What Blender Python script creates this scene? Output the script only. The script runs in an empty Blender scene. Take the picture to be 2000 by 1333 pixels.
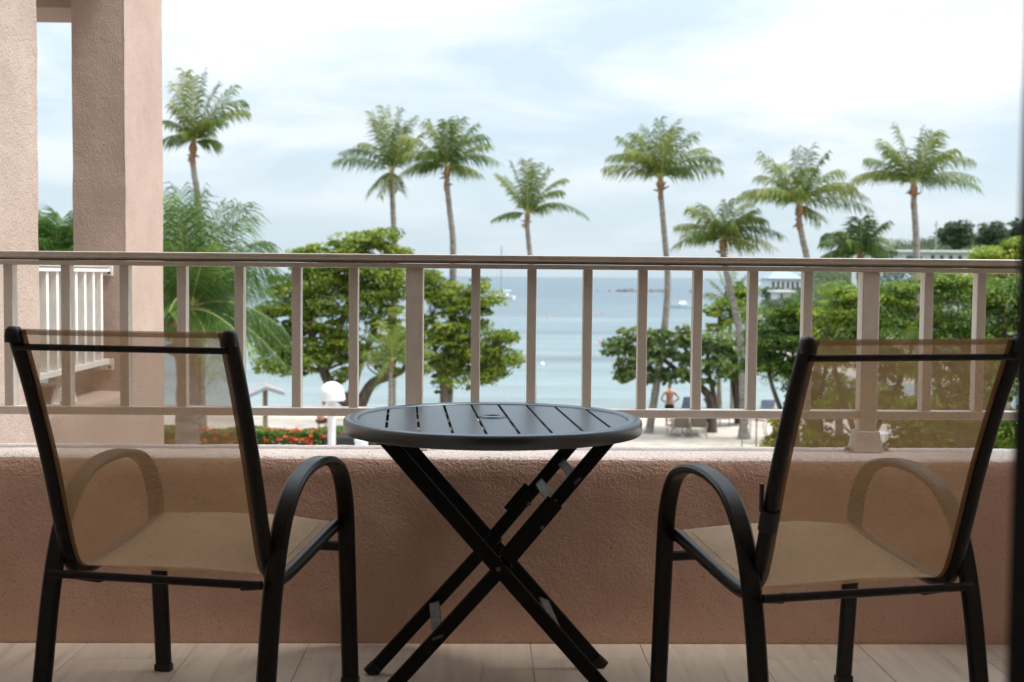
import bpy, math, random
import numpy as np
from mathutils import Vector, Matrix

random.seed(7)
rng = np.random.default_rng(11)
SC = bpy.context.scene
COL = SC.collection
R = math.radians

# ------------------------------------------------------------------ camera
F = 2450.0                      # focal length in photograph pixels (2000 wide)
CAMP = Vector((0.0, 0.0, 1.0))
PITCH, ROLL, YAW = math.atan(127.5 / F), 0.0087, 0.024
fw = Vector((math.sin(YAW) * math.cos(PITCH), math.cos(YAW) * math.cos(PITCH), -math.sin(PITCH)))
r0 = fw.cross(Vector((0, 0, 1))).normalized()
u0 = r0.cross(fw)
cr = r0 * math.cos(ROLL) + u0 * math.sin(ROLL)
cu = -r0 * math.sin(ROLL) + u0 * math.cos(ROLL)
cam_d = bpy.data.cameras.new('camera')
cam = bpy.data.objects.new('camera', cam_d)
COL.objects.link(cam)
cam.matrix_world = Matrix(((cr.x, cu.x, -fw.x, CAMP.x), (cr.y, cu.y, -fw.y, CAMP.y), (cr.z, cu.z, -fw.z, CAMP.z), (0, 0, 0, 1)))
cam_d.sensor_width = 36.0
cam_d.lens = F / 2000.0 * 36.0
cam_d.clip_start = 0.05
cam_d.clip_end = 20000.0
cam_d.dof.use_dof = True
cam_d.dof.focus_distance = 3.25
cam_d.dof.aperture_fstop = 6.0
SC.camera = cam

# ------------------------------------------------------------------ world and sun
SUN_EL, SUN_AZ = R(62), R(102)          # azimuth measured from +Y towards +X: behind and right of the building
world = bpy.data.worlds.new('World')
SC.world = world
world.use_nodes = True
wn, wl = world.node_tree.nodes, world.node_tree.links
wn.clear()
w_out = wn.new('ShaderNodeOutputWorld')
w_bg = wn.new('ShaderNodeBackground')
w_bg.inputs['Strength'].default_value = 0.1
sky = wn.new('ShaderNodeTexSky')
sky.sky_type = 'NISHITA'
sky.sun_disc = False
sky.sun_elevation = SUN_EL
sky.sun_rotation = SUN_AZ
sky.air_density = 1.0
sky.dust_density = 1.5
tc = wn.new('ShaderNodeTexCoord')
sep = wn.new('ShaderNodeSeparateXYZ')
wl.new(tc.outputs['Generated'], sep.inputs[0])
zadd = wn.new('ShaderNodeMath'); zadd.operation = 'ADD'; zadd.inputs[1].default_value = 0.16
zmax = wn.new('ShaderNodeMath'); zmax.operation = 'MAXIMUM'; zmax.inputs[1].default_value = 0.0
wl.new(sep.outputs['Z'], zmax.inputs[0]); wl.new(zmax.outputs[0], zadd.inputs[0])
dx = wn.new('ShaderNodeMath'); dx.operation = 'DIVIDE'
dy = wn.new('ShaderNodeMath'); dy.operation = 'DIVIDE'
wl.new(sep.outputs['X'], dx.inputs[0]); wl.new(zadd.outputs[0], dx.inputs[1])
wl.new(sep.outputs['Y'], dy.inputs[0]); wl.new(zadd.outputs[0], dy.inputs[1])
comb = wn.new('ShaderNodeCombineXYZ')
wl.new(dx.outputs[0], comb.inputs[0]); wl.new(dy.outputs[0], comb.inputs[1])
cmap = wn.new('ShaderNodeMapping'); cmap.inputs['Scale'].default_value = (1.0, 1.0, 1); cmap.inputs['Location'].default_value = (0.55, 0.35, 0)
wl.new(comb.outputs[0], cmap.inputs[0])
cn = wn.new('ShaderNodeTexNoise'); cn.inputs['Scale'].default_value = 0.95; cn.inputs['Detail'].default_value = 7; cn.inputs['Roughness'].default_value = 0.55; cn.inputs['Distortion'].default_value = 0.35
wl.new(cmap.outputs[0], cn.inputs['Vector'])
cramp = wn.new('ShaderNodeValToRGB')
cramp.color_ramp.elements[0].position = 0.42; cramp.color_ramp.elements[0].color = (0.0, 0.0, 0.0, 1)
cramp.color_ramp.elements[1].position = 0.62; cramp.color_ramp.elements[1].color = (1, 1, 1, 1)
wl.new(cn.outputs['Fac'], cramp.inputs[0])
# thin veil everywhere (overcast haze), brighter cloud on top of it; clouds thin out towards the horizon
veil = wn.new('ShaderNodeMix'); veil.data_type = 'RGBA'; veil.inputs['Factor'].default_value = 0.9
veil.inputs['B'].default_value = (2.44, 2.93, 3.28, 1)
wl.new(sky.outputs[0], veil.inputs['A'])
fade = wn.new('ShaderNodeMapRange'); fade.inputs['From Min'].default_value = 0.0; fade.inputs['From Max'].default_value = 0.16
fade.inputs['To Min'].default_value = 0.1; fade.inputs['To Max'].default_value = 0.95
wl.new(sep.outputs['Z'], fade.inputs['Value'])
cm = wn.new('ShaderNodeMath'); cm.operation = 'MULTIPLY'
wl.new(cramp.outputs[0], cm.inputs[0]); wl.new(fade.outputs[0], cm.inputs[1])
cloud = wn.new('ShaderNodeMix'); cloud.data_type = 'RGBA'
cloud.inputs['B'].default_value = (3.95, 4.02, 4.1, 1)
wl.new(cm.outputs[0], cloud.inputs['Factor']); wl.new(veil.outputs['Result'], cloud.inputs['A'])
# an overcast sky brightens towards the zenith
zp = wn.new('ShaderNodeMath'); zp.operation = 'POWER'; zp.inputs[1].default_value = 1.7
zm_ = wn.new('ShaderNodeMath'); zm_.operation = 'MULTIPLY_ADD'; zm_.inputs[1].default_value = 2.0; zm_.inputs[2].default_value = 1.0
wl.new(zmax.outputs[0], zp.inputs[0]); wl.new(zp.outputs[0], zm_.inputs[0])
gr_ = wn.new('ShaderNodeVectorMath'); gr_.operation = 'SCALE'
wl.new(cloud.outputs['Result'], gr_.inputs[0]); wl.new(zm_.outputs[0], gr_.inputs['Scale'])
wl.new(gr_.outputs[0], w_bg.inputs['Color'])
wl.new(w_bg.outputs[0], w_out.inputs[0])

sun_d = bpy.data.lights.new('sun', 'SUN')
sun_d.energy = 2.1
sun_d.angle = R(14)
sun_d.color = (1.0, 0.96, 0.91)
sun = bpy.data.objects.new('sun', sun_d)
COL.objects.link(sun)
sdir = Vector((math.sin(SUN_AZ) * math.cos(SUN_EL), math.cos(SUN_AZ) * math.cos(SUN_EL), math.sin(SUN_EL)))
sun.rotation_euler = sdir.to_track_quat('Z', 'Y').to_euler()
sun.location = (0, -5, 30)

SC.view_settings.view_transform = 'Standard'
SC.view_settings.look = 'None'
SC.view_settings.exposure = 1.43
SC.view_settings.gamma = 1.0
SC.view_settings.use_curve_mapping = False
SC.cycles.max_bounces = 10
SC.cycles.diffuse_bounces = 5
SC.cycles.glossy_bounces = 3
SC.cycles.transparent_max_bounces = 12
SC.cycles.transmission_bounces = 6
SC.cycles.use_denoising = True
SC.cycles.caustics_reflective = False
SC.cycles.caustics_refractive = False

# ------------------------------------------------------------------ helpers
def ray(px, py):
    return fw + cr * ((px - 1000.0) / F) + cu * ((666.5 - py) / F)

def W(px, py, y):
    """World point on the plane at distance y whose bearing was measured in the photograph."""
    v = ray(px, py)
    return CAMP + v * (y / v.y)

def tag(o, label=None, cat=None, group=None, kind=None):
    if label: o['label'] = label
    if cat: o['category'] = cat
    if group: o['group'] = group
    if kind: o['kind'] = kind
    return o

def empty(name, loc=(0, 0, 0), rz=0.0, label=None, cat=None, group=None):
    o = bpy.data.objects.new(name, None)
    o.empty_display_size = 0.1
    o.location = loc
    o.rotation_euler = (0, 0, rz)
    COL.objects.link(o)
    return tag(o, label, cat, group)

def link(name, me, mat=None, parent=None):
    o = bpy.data.objects.new(name, me)
    COL.objects.link(o)
    if parent is not None: o.parent = parent
    if mat is not None and not me.materials: me.materials.append(mat)
    return o

def copy_tree(o, parent=None):
    c = o.copy()
    COL.objects.link(c)
    if parent is not None: c.parent = parent
    for ch in list(o.children):
        copy_tree(ch, c)
    return c

class MB:
    """A small mesh collector: boxes, sweeps, lathes -> one mesh object."""
    def __init__(s): s.v = []; s.f = []
    def add(s, vs, fs):
        n = len(s.v)
        s.v += [tuple(v) for v in vs]
        s.f += [tuple(i + n for i in f) for f in fs]
        return s
    def box(s, x0, x1, y0, y1, z0, z1):
        vs = [(x0, y0, z0), (x1, y0, z0), (x1, y1, z0), (x0, y1, z0), (x0, y0, z1), (x1, y0, z1), (x1, y1, z1), (x0, y1, z1)]
        return s.add(vs, [(0, 3, 2, 1), (4, 5, 6, 7), (0, 1, 5, 4), (1, 2, 6, 5), (2, 3, 7, 6), (3, 0, 4, 7)])
    def beam(s, a, b, w, t, side=None):
        """Rectangular bar from a to b: width w along side, thickness t across."""
        a, b = Vector(a), Vector(b)
        return s.sweep([a, b], rect(w, t), side)
    def sweep(s, path, prof, side=None, radii=None, cap=True, closed=False):
        path = [Vector(p) for p in path]
        n, m = len(path), len(prof)
        vs = []
        ref = Vector(side) if side is not None else None
        for i, p in enumerate(path):
            if closed: t = path[(i + 1) % n] - path[i - 1]
            else: t = path[min(i + 1, n - 1)] - path[max(i - 1, 0)]
            t.normalize()
            if side is not None: a = ref - t * ref.dot(t)
            else:
                if ref is None: ref = Vector((1, 0, 0)) if abs(t.x) < 0.8 else Vector((0, 1, 0))
                a = ref - t * ref.dot(t)
            a.normalize(); b = t.cross(a)
            if side is None: ref = a
            k = radii[i] if radii is not None else 1.0
            for (q, w_) in prof: vs.append(p + a * (q * k) + b * (w_ * k))
        fs = []
        for i in range(n if closed else n - 1):
            i2 = (i + 1) % n
            for j in range(m):
                j2 = (j + 1) % m
                fs.append((i * m + j, i * m + j2, i2 * m + j2, i2 * m + j))
        if cap and not closed:
            fs.append(tuple(reversed(range(m))))
            fs.append(tuple((n - 1) * m + j for j in range(m)))
        return s.add(vs, fs)
    def lathe(s, prof, c=(0, 0, 0), n=32):
        c = Vector(c); m = len(prof); vs = []; fs = []
        for i in range(n):
            a = 2 * math.pi * i / n
            for (r_, z) in prof: vs.append(c + Vector((r_ * math.cos(a), r_ * math.sin(a), z)))
        for i in range(n):
            i2 = (i + 1) % n
            for j in range(m - 1): fs.append((i * m + j, i2 * m + j, i2 * m + j + 1, i * m + j + 1))
        return s.add(vs, fs)
    def mesh(s, name, smooth=False):
        me = bpy.data.meshes.new(name)
        me.from_pydata(s.v, [], s.f)
        me.update()
        if smooth:
            for p in me.polygons: p.use_smooth = True
            try: me.set_sharp_from_angle(angle=R(40))
            except Exception: pass
        return me
    def build(s, name, mat, parent=None, smooth=False, bevel=0.0, seg=2):
        o = link(name, s.mesh(name, smooth), mat, parent)
        if bevel:
            b = o.modifiers.new('bevel', 'BEVEL'); b.width = bevel; b.segments = seg; b.limit_method = 'ANGLE'; b.angle_limit = R(35)
        return o

def rect(w, t, c=None):
    c = min(w, t) * 0.2 if c is None else c
    w, t = w / 2, t / 2
    return [(-w, -t + c), (-w + c, -t), (w - c, -t), (w, -t + c), (w, t - c), (w - c, t), (-w + c, t), (-w, t - c)]

def circ(r_, n=12):
    return [(r_ * math.cos(2 * math.pi * i / n), r_ * math.sin(2 * math.pi * i / n)) for i in range(n)]

def smooth_path(pts, n=6):
    """Catmull-Rom through the points."""
    P = [Vector(p) for p in pts]
    P = [P[0] * 2 - P[1]] + P + [P[-1] * 2 - P[-2]]
    out = []
    for i in range(1, len(P) - 2):
        for k in range(n):
            t = k / n
            out.append(0.5 * ((2 * P[i]) + (P[i + 1] - P[i - 1]) * t + (2 * P[i - 1] - 5 * P[i] + 4 * P[i + 1] - P[i + 2]) * t * t + (3 * P[i] - 3 * P[i + 1] + P[i + 2] - P[i - 1]) * t ** 3))
    out.append(P[-2])
    return out

def np_mesh(name, verts, quads, mat, parent=None, colors=None, smooth=False):
    """Big quad mesh from numpy arrays; colors = one value per face (0..1) stored as a face attribute 'tint'."""
    me = bpy.data.meshes.new(name)
    nv, nf, k = len(verts), len(quads), quads.shape[1]
    me.vertices.add(nv); me.vertices.foreach_set('co', np.ascontiguousarray(verts, dtype=np.float32).ravel())
    me.loops.add(nf * k); me.loops.foreach_set('vertex_index', np.ascontiguousarray(quads, dtype=np.int32).ravel())
    me.polygons.add(nf); me.polygons.foreach_set('loop_start', np.arange(0, nf * k, k, dtype=np.int32))
    me.update(calc_edges=True)
    if colors is not None:
        a = me.attributes.new('tint', 'FLOAT', 'FACE'); a.data.foreach_set('value', np.asarray(colors, dtype=np.float32))
    if smooth: me.polygons.foreach_set('use_smooth', np.ones(nf, dtype=bool))
    return link(name, me, mat, parent)

# ------------------------------------------------------------------ materials
def nodes_of(m):
    m.use_nodes = True
    return m.node_tree.nodes, m.node_tree.links

def mat_basic(name, col, col2=None, rough=0.6, scale=8.0, bump=0.0, bscale=60.0, bdist=0.003, metal=0.0, spec=0.5, detail=5.0, coat=0.0, stretch=None, lo=0.35, hi=0.65, fine=None):
    m = bpy.data.materials.new(name)
    n, l = nodes_of(m)
    p = n['Principled BSDF']
    p.inputs['Roughness'].default_value = rough
    p.inputs['Metallic'].default_value = metal
    p.inputs['Specular IOR Level'].default_value = spec
    p.inputs['Coat Weight'].default_value = coat
    t = n.new('ShaderNodeTexCoord')
    mp = n.new('ShaderNodeMapping')
    if stretch: mp.inputs['Scale'].default_value = stretch
    l.new(t.outputs['Object'], mp.inputs[0])
    if col2 is not None:
        nz = n.new('ShaderNodeTexNoise'); nz.inputs['Scale'].default_value = scale; nz.inputs['Detail'].default_value = detail
        l.new(mp.outputs[0], nz.inputs['Vector'])
        rp = n.new('ShaderNodeValToRGB')
        rp.color_ramp.elements[0].position = lo; rp.color_ramp.elements[0].color = (*col, 1)
        rp.color_ramp.elements[1].position = hi; rp.color_ramp.elements[1].color = (*col2, 1)
        l.new(nz.outputs['Fac'], rp.inputs[0])
        l.new(rp.outputs[0], p.inputs['Base Color'])
    else:
        p.inputs['Base Color'].default_value = (*col, 1)
    if bump:
        b = n.new('ShaderNodeBump'); b.inputs['Strength'].default_value = bump; b.inputs['Distance'].default_value = bdist
        nb = n.new('ShaderNodeTexNoise'); nb.inputs['Scale'].default_value = bscale; nb.inputs['Detail'].default_value = 5; nb.inputs['Roughness'].default_value = 0.6
        l.new(mp.outputs[0], nb.inputs['Vector'])
        l.new(nb.outputs['Fac'], b.inputs['Height'])
        l.new(b.outputs[0], p.inputs['Normal'])
    return m

def mat_stucco(name, col, col2, bscale=75.0, strength=0.7, dist=0.006, spots=0.0):
    m = bpy.data.materials.new(name)
    n, l = nodes_of(m)
    p = n['Principled BSDF']; p.inputs['Roughness'].default_value = 0.85; p.inputs['Specular IOR Level'].default_value = 0.25
    t = n.new('ShaderNodeTexCoord')
    big = n.new('ShaderNodeTexNoise'); big.inputs['Scale'].default_value = 2.6; big.inputs['Detail'].default_value = 6; big.inputs['Roughness'].default_value = 0.65
    l.new(t.outputs['Object'], big.inputs['Vector'])
    rp = n.new('ShaderNodeValToRGB')
    rp.color_ramp.elements[0].position = 0.33; rp.color_ramp.elements[0].color = (*[c_ * 0.96 for c_ in col], 1)
    rp.color_ramp.elements[1].position = 0.70; rp.color_ramp.elements[1].color = (*col2, 1)
    l.new(big.outputs['Fac'], rp.inputs[0])
    # small darker flecks scattered by noise
    vo = n.new('ShaderNodeTexNoise'); vo.inputs['Scale'].default_value = bscale * 1.5; vo.inputs['Detail'].default_value = 3
    l.new(t.outputs['Object'], vo.inputs['Vector'])
    vr = n.new('ShaderNodeMapRange'); vr.inputs['From Min'].default_value = 0.30; vr.inputs['From Max'].default_value = 0.42; vr.inputs['To Min'].default_value = 1.0 - spots; vr.inputs['To Max'].default_value = 1.0
    l.new(vo.outputs['Fac'], vr.inputs['Value'])
    mul = n.new('ShaderNodeMix'); mul.data_type = 'RGBA'; mul.blend_type = 'MULTIPLY'; mul.inputs['Factor'].default_value = 1.0
    l.new(rp.outputs[0], mul.inputs['A']); l.new(vr.outputs[0], mul.inputs['B'])
    l.new(mul.outputs['Result'], p.inputs['Base Color'])
    n1 = n.new('ShaderNodeTexNoise'); n1.inputs['Scale'].default_value = bscale; n1.inputs['Detail'].default_value = 4; n1.inputs['Roughness'].default_value = 0.55; n1.inputs['Distortion'].default_value = 0.8
    n2 = n.new('ShaderNodeTexNoise'); n2.inputs['Scale'].default_value = bscale * 0.14; n2.inputs['Detail'].default_value = 3
    l.new(t.outputs['Object'], n1.inputs['Vector']); l.new(t.outputs['Object'], n2.inputs['Vector'])
    ad = n.new('ShaderNodeMath'); ad.operation = 'MULTIPLY_ADD'; ad.inputs[1].default_value = 1.3
    l.new(n2.outputs['Fac'], ad.inputs[0]); l.new(n1.outputs['Fac'], ad.inputs[2])
    b = n.new('ShaderNodeBump'); b.inputs['Strength'].default_value = strength; b.inputs['Distance'].default_value = dist
    l.new(ad.outputs[0], b.inputs['Height']); l.new(b.outputs[0], p.inputs['Normal'])
    return m

def mat_leaf(name, dark, mid, light, trans=0.35, rough=0.5, spec=0.35):
    """Leaf colours vary leaf by leaf (face attribute 'tint'), with light passing through."""
    m = bpy.data.materials.new(name)
    n, l = nodes_of(m)
    p = n['Principled BSDF']; p.inputs['Roughness'].default_value = rough; p.inputs['Specular IOR Level'].default_value = spec
    at = n.new('ShaderNodeAttribute'); at.attribute_name = 'tint'
    rp = n.new('ShaderNodeValToRGB')
    e = rp.color_ramp.elements
    e[0].position = 0.0; e[0].color = (*dark, 1)
    e[1].position = 1.0; e[1].color = (*light, 1)
    k = e.new(0.5); k.color = (*mid, 1)
    l.new(at.outputs['Fac'], rp.inputs[0])
    l.new(rp.outputs[0], p.inputs['Base Color'])
    tr = n.new('ShaderNodeBsdfTranslucent')
    hs = n.new('ShaderNodeHueSaturation'); hs.inputs['Hue'].default_value = 0.485; hs.inputs['Value'].default_value = 1.25
    l.new(rp.outputs[0], hs.inputs['Color']); l.new(hs.outputs[0], tr.inputs['Color'])
    mx = n.new('ShaderNodeMixShader'); mx.inputs[0].default_value = trans
    l.new(p.outputs[0], mx.inputs[1]); l.new(tr.outputs[0], mx.inputs[2])
    l.new(mx.outputs[0], n['Material Output'].inputs[0])
    return m

def mat_mesh_fabric(name, col, see, trl=0.5, weave=900.0):
    """Open-weave sling: part of the light goes straight through the holes of the weave."""
    m = bpy.data.materials.new(name)
    n, l = nodes_of(m)
    p = n['Principled BSDF']; p.inputs['Base Color'].default_value = (*col, 1); p.inputs['Roughness'].default_value = 0.7; p.inputs['Specular IOR Level'].default_value = 0.2
    t = n.new('ShaderNodeTexCoord')
    w1 = n.new('ShaderNodeTexWave'); w1.bands_direction = 'X'; w1.inputs['Scale'].default_value = weave / 6.0
    w2 = n.new('ShaderNodeTexWave'); w2.bands_direction = 'Z'; w2.inputs['Scale'].default_value = weave / 6.0
    l.new(t.outputs['Object'], w1.inputs[0]); l.new(t.outputs['Object'], w2.inputs[0])
    ad = n.new('ShaderNodeMath'); ad.operation = 'ADD'
    l.new(w1.outputs['Fac'], ad.inputs[0]); l.new(w2.outputs['Fac'], ad.inputs[1])
    nz = n.new('ShaderNodeTexNoise'); nz.inputs['Scale'].default_value = 230; nz.inputs['Detail'].default_value = 3; nz.inputs['Roughness'].default_value = 0.7
    mpw = n.new('ShaderNodeMapping'); mpw.inputs['Scale'].default_value = (0.35, 1, 1.6); l.new(t.outputs['Object'], mpw.inputs[0])
    l.new(mpw.outputs[0], nz.inputs['Vector'])
    big = n.new('ShaderNodeTexNoise'); big.inputs['Scale'].default_value = 9; big.inputs['Detail'].default_value = 5
    l.new(t.outputs['Object'], big.inputs['Vector'])
    ad2 = n.new('ShaderNodeMath'); ad2.operation = 'ADD'; l.new(nz.outputs['Fac'], ad2.inputs[0]); l.new(big.outputs['Fac'], ad2.inputs[1])
    rp = n.new('ShaderNodeMapRange'); rp.inputs['From Min'].default_value = 0.7; rp.inputs['From Max'].default_value = 1.3
    rp.inputs['To Min'].default_value = see + 0.02; rp.inputs['To Max'].default_value = max(see - 0.02, 0.0)
    l.new(ad2.outputs[0], rp.inputs['Value'])
    cr_ = n.new('ShaderNodeMapRange'); cr_.inputs['From Min'].default_value = 0.6; cr_.inputs['From Max'].default_value = 1.4; cr_.inputs['To Min'].default_value = 0.78; cr_.inputs['To Max'].default_value = 1.18
    l.new(ad2.outputs[0], cr_.inputs['Value'])
    mc = n.new('ShaderNodeMix'); mc.data_type = 'RGBA'; mc.blend_type = 'MULTIPLY'; mc.inputs['Factor'].default_value = 1
    mc.inputs['A'].default_value = (*col, 1); l.new(cr_.outputs[0], mc.inputs['B'])
    l.new(mc.outputs['Result'], p.inputs['Base Color'])
    tr = n.new('ShaderNodeBsdfTranslucent'); l.new(mc.outputs['Result'], tr.inputs['Color'])
    m1 = n.new('ShaderNodeMixShader'); m1.inputs[0].default_value = trl
    l.new(p.outputs[0], m1.inputs[1]); l.new(tr.outputs[0], m1.inputs[2])
    tp = n.new('ShaderNodeBsdfTransparent')
    m2 = n.new('ShaderNodeMixShader')
    l.new(rp.outputs[0], m2.inputs[0]); l.new(m1.outputs[0], m2.inputs[1]); l.new(tp.outputs[0], m2.inputs[2])
    l.new(m2.outputs[0], n['Material Output'].inputs[0])
    return m

M = {}
M['stucco'] = mat_stucco('pink_stucco_lifted', (0.66, 0.425, 0.33), (0.73, 0.485, 0.385), 95, 0.75, 0.006, 0.22)  # same pink paint as outside, lightened to make up for the shade
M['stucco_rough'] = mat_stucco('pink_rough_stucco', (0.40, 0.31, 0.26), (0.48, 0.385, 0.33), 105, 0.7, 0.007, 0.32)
M['stucco_out'] = mat_stucco('pink_stucco_dimmed', (0.385, 0.288, 0.24), (0.44, 0.335, 0.285), 120, 0.55, 0.005, 0.22)  # same paint as the parapet, darkened copy to offset the outdoor light
M['pale'] = mat_stucco('cream_pink_wall_paint', (0.64, 0.55, 0.48), (0.70, 0.61, 0.54), 60, 0.5, 0.004)
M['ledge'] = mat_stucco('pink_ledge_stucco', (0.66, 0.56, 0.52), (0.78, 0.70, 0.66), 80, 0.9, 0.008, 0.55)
M['ceiling'] = mat_stucco('ceiling_paint', (0.74, 0.70, 0.65), (0.80, 0.76, 0.71), 60, 0.4, 0.004)
M['rail'] = mat_basic('cream_rail_paint', (0.65, 0.585, 0.525), (0.72, 0.655, 0.59), rough=0.28, scale=30, bump=0.12, bscale=700, bdist=0.001)
M['rail_white'] = mat_basic('white_rail_paint', (0.72, 0.70, 0.66), (0.80, 0.78, 0.74), rough=0.4, scale=20, bump=0.1, bscale=300, bdist=0.001)
M['chair_metal'] = mat_basic('dark_brown_powder_coat', (0.0055, 0.0045, 0.0042), (0.022, 0.012, 0.008), rough=0.36, spec=0.35, scale=70, bump=0.25, bscale=900, bdist=0.0006, detail=8, lo=0.52, hi=0.75)
M['table_metal'] = mat_basic('charcoal_powder_coat', (0.003, 0.006, 0.012), (0.006, 0.010, 0.019), rough=0.32, spec=1.0, scale=25, bump=0.2, bscale=1100, bdist=0.0005, detail=6)
M['table_metal'].node_tree.nodes['Principled BSDF'].inputs['IOR'].default_value = 1.85
M['table_metal'].node_tree.nodes['Principled BSDF'].inputs['Specular Tint'].default_value = (0.80, 0.91, 1.0, 1)
M['table_leg'] = mat_basic('black_powder_coat', (0.003, 0.0032, 0.004), (0.007, 0.007, 0.008), rough=0.5, spec=0.25, scale=25, bump=0.2, bscale=1100, bdist=0.0005)
M['brace'] = mat_basic('worn_grey_steel', (0.06, 0.065, 0.07), (0.22, 0.20, 0.19), rough=0.5, scale=60, metal=0.2, bump=0.3, bscale=300, bdist=0.001)
M['door_metal'] = mat_basic('dark_bronze_door_frame', (0.004, 0.0035, 0.003), (0.006, 0.005, 0.0045), rough=0.7, spec=0.1, scale=10)
M['plastic'] = mat_basic('black_plastic', (0.01, 0.01, 0.01), rough=0.5)
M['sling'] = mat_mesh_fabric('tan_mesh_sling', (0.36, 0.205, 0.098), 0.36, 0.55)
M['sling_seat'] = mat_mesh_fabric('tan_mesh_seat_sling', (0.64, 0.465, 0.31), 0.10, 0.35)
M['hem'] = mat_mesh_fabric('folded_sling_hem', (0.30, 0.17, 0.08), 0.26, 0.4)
M['stitch'] = mat_basic('cream_stitching', (0.50, 0.38, 0.25), rough=0.8)
M['screw'] = mat_basic('steel_screw', (0.35, 0.35, 0.35), rough=0.35, metal=0.8)

# ------------------------------------------------------------------ balcony floor (tiles), slab, walls, ceiling
tile_m = bpy.data.materials.new('beige_travertine_tile')
n, l = nodes_of(tile_m)
p = n['Principled BSDF']; p.inputs['Roughness'].default_value = 0.42; p.inputs['Specular IOR Level'].default_value = 0.4
t = n.new('ShaderNodeTexCoord'); oi = n.new('ShaderNodeObjectInfo')
off = n.new('ShaderNodeVectorMath'); off.operation = 'SCALE'; off.inputs['Scale'].default_value = 9.0
cb = n.new('ShaderNodeCombineXYZ'); l.new(oi.outputs['Random'], cb.inputs[0]); l.new(oi.outputs['Random'], cb.inputs[1]); l.new(cb.outputs[0], off.inputs[0])
va = n.new('ShaderNodeVectorMath'); va.operation = 'ADD'; l.new(t.outputs['Object'], va.inputs[0]); l.new(off.outputs[0], va.inputs[1])
mp = n.new('ShaderNodeMapping'); mp.inputs['Rotation'].default_value = (0, 0, R(22)); mp.inputs['Scale'].default_value = (26, 2.6, 1)
l.new(va.outputs[0], mp.inputs[0])
nz = n.new('ShaderNodeTexNoise'); nz.inputs['Scale'].default_value = 1.0; nz.inputs['Detail'].default_value = 8; nz.inputs['Roughness'].default_value = 0.62; nz.inputs['Distortion'].default_value = 0.6
l.new(mp.outputs[0], nz.inputs['Vector'])
rp = n.new('ShaderNodeValToRGB'); e = rp.color_ramp.elements
e[0].position = 0.24; e[0].color = (0.34, 0.265, 0.20, 1); e[1].position = 0.70; e[1].color = (0.63, 0.53, 0.43, 1)
k = e.new(0.42); k.color = (0.53, 0.44, 0.355, 1)
l.new(nz.outputs['Fac'], rp.inputs[0])
vr = n.new('ShaderNodeMapRange'); vr.inputs['To Min'].default_value = 0.90; vr.inputs['To Max'].default_value = 1.06; l.new(oi.outputs['Random'], vr.inputs['Value'])
mu = n.new('ShaderNodeMix'); mu.data_type = 'RGBA'; mu.blend_type = 'MULTIPLY'; mu.inputs['Factor'].default_value = 1
l.new(rp.outputs[0], mu.inputs['A']); l.new(vr.outputs[0], mu.inputs['B']); l.new(mu.outputs['Result'], p.inputs['Base Color'])
M['tile'] = tile_m
M['grout'] = mat_basic('tile_grout', (0.34, 0.27, 0.21), (0.42, 0.34, 0.27), rough=0.9, scale=30)
M['plaster'] = mat_basic('room_plaster', (0.66, 0.62, 0.56), (0.72, 0.68, 0.62), rough=0.9, scale=4)
M['room_floor'] = mat_basic('room_floor_tile', (0.35, 0.29, 0.23), (0.42, 0.35, 0.28), rough=0.5, scale=5)

XL, XR, YF, YB, ZC = -1.55, 2.62, 0.66, 3.63, 3.0    # balcony extents
floor = MB().box(XL, XR, YF, 3.369, -0.24, -0.003).build('balcony_floor', M['grout']); tag(floor, kind='structure')
tile_mesh = {}
x_j = -1.660
k = 0
while x_j < XR - 0.01:
    x0, x1 = max(x_j, XL) + 0.0006, min(x_j + 0.299, XR) - 0.0006
    y_ = 3.366 if k % 2 else 3.228
    lens = []
    if k % 2 == 0: lens.append((3.2295, 3.366))
    else: lens.append((2.9295, 3.366))
    y_ = lens[0][0] - 0.0018
    while y_ > YF:
        lens.append((max(y_ - 0.598, YF), y_)); y_ -= 0.5998
    for (a, b) in lens:
        if b - a < 0.02 or x1 - x0 < 0.02: continue
        key = (round(x1 - x0, 4), round(b - a, 4))
        if key not in tile_mesh:
            w_, h_ = key[0] / 2, key[1] / 2; c_ = 0.0012
            mb = MB().add([(-w_, -h_, -0.006), (w_, -h_, -0.006), (w_, h_, -0.006), (-w_, h_, -0.006), (-w_, -h_, -c_), (w_, -h_, -c_), (w_, h_, -c_), (-w_, h_, -c_),
                           (-w_ + c_, -h_ + c_, 0), (w_ - c_, -h_ + c_, 0), (w_ - c_, h_ - c_, 0), (-w_ + c_, h_ - c_, 0)],
                          [(0, 1, 5, 4), (1, 2, 6, 5), (2, 3, 7, 6), (3, 0, 4, 7), (4, 5, 9, 8), (5, 6, 10, 9), (6, 7, 11, 10), (7, 4, 8, 11), (8, 9, 10, 11)])
            tile_mesh[key] = mb.mesh('tile'); tile_mesh[key].materials.append(tile_m)
        o = link('tile', tile_mesh[key], None, floor)
        o.location = ((x0 + x1) / 2, (a + b) / 2, random.uniform(-0.0004, 0.0))
    x_j += 0.2995; k += 1

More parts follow.
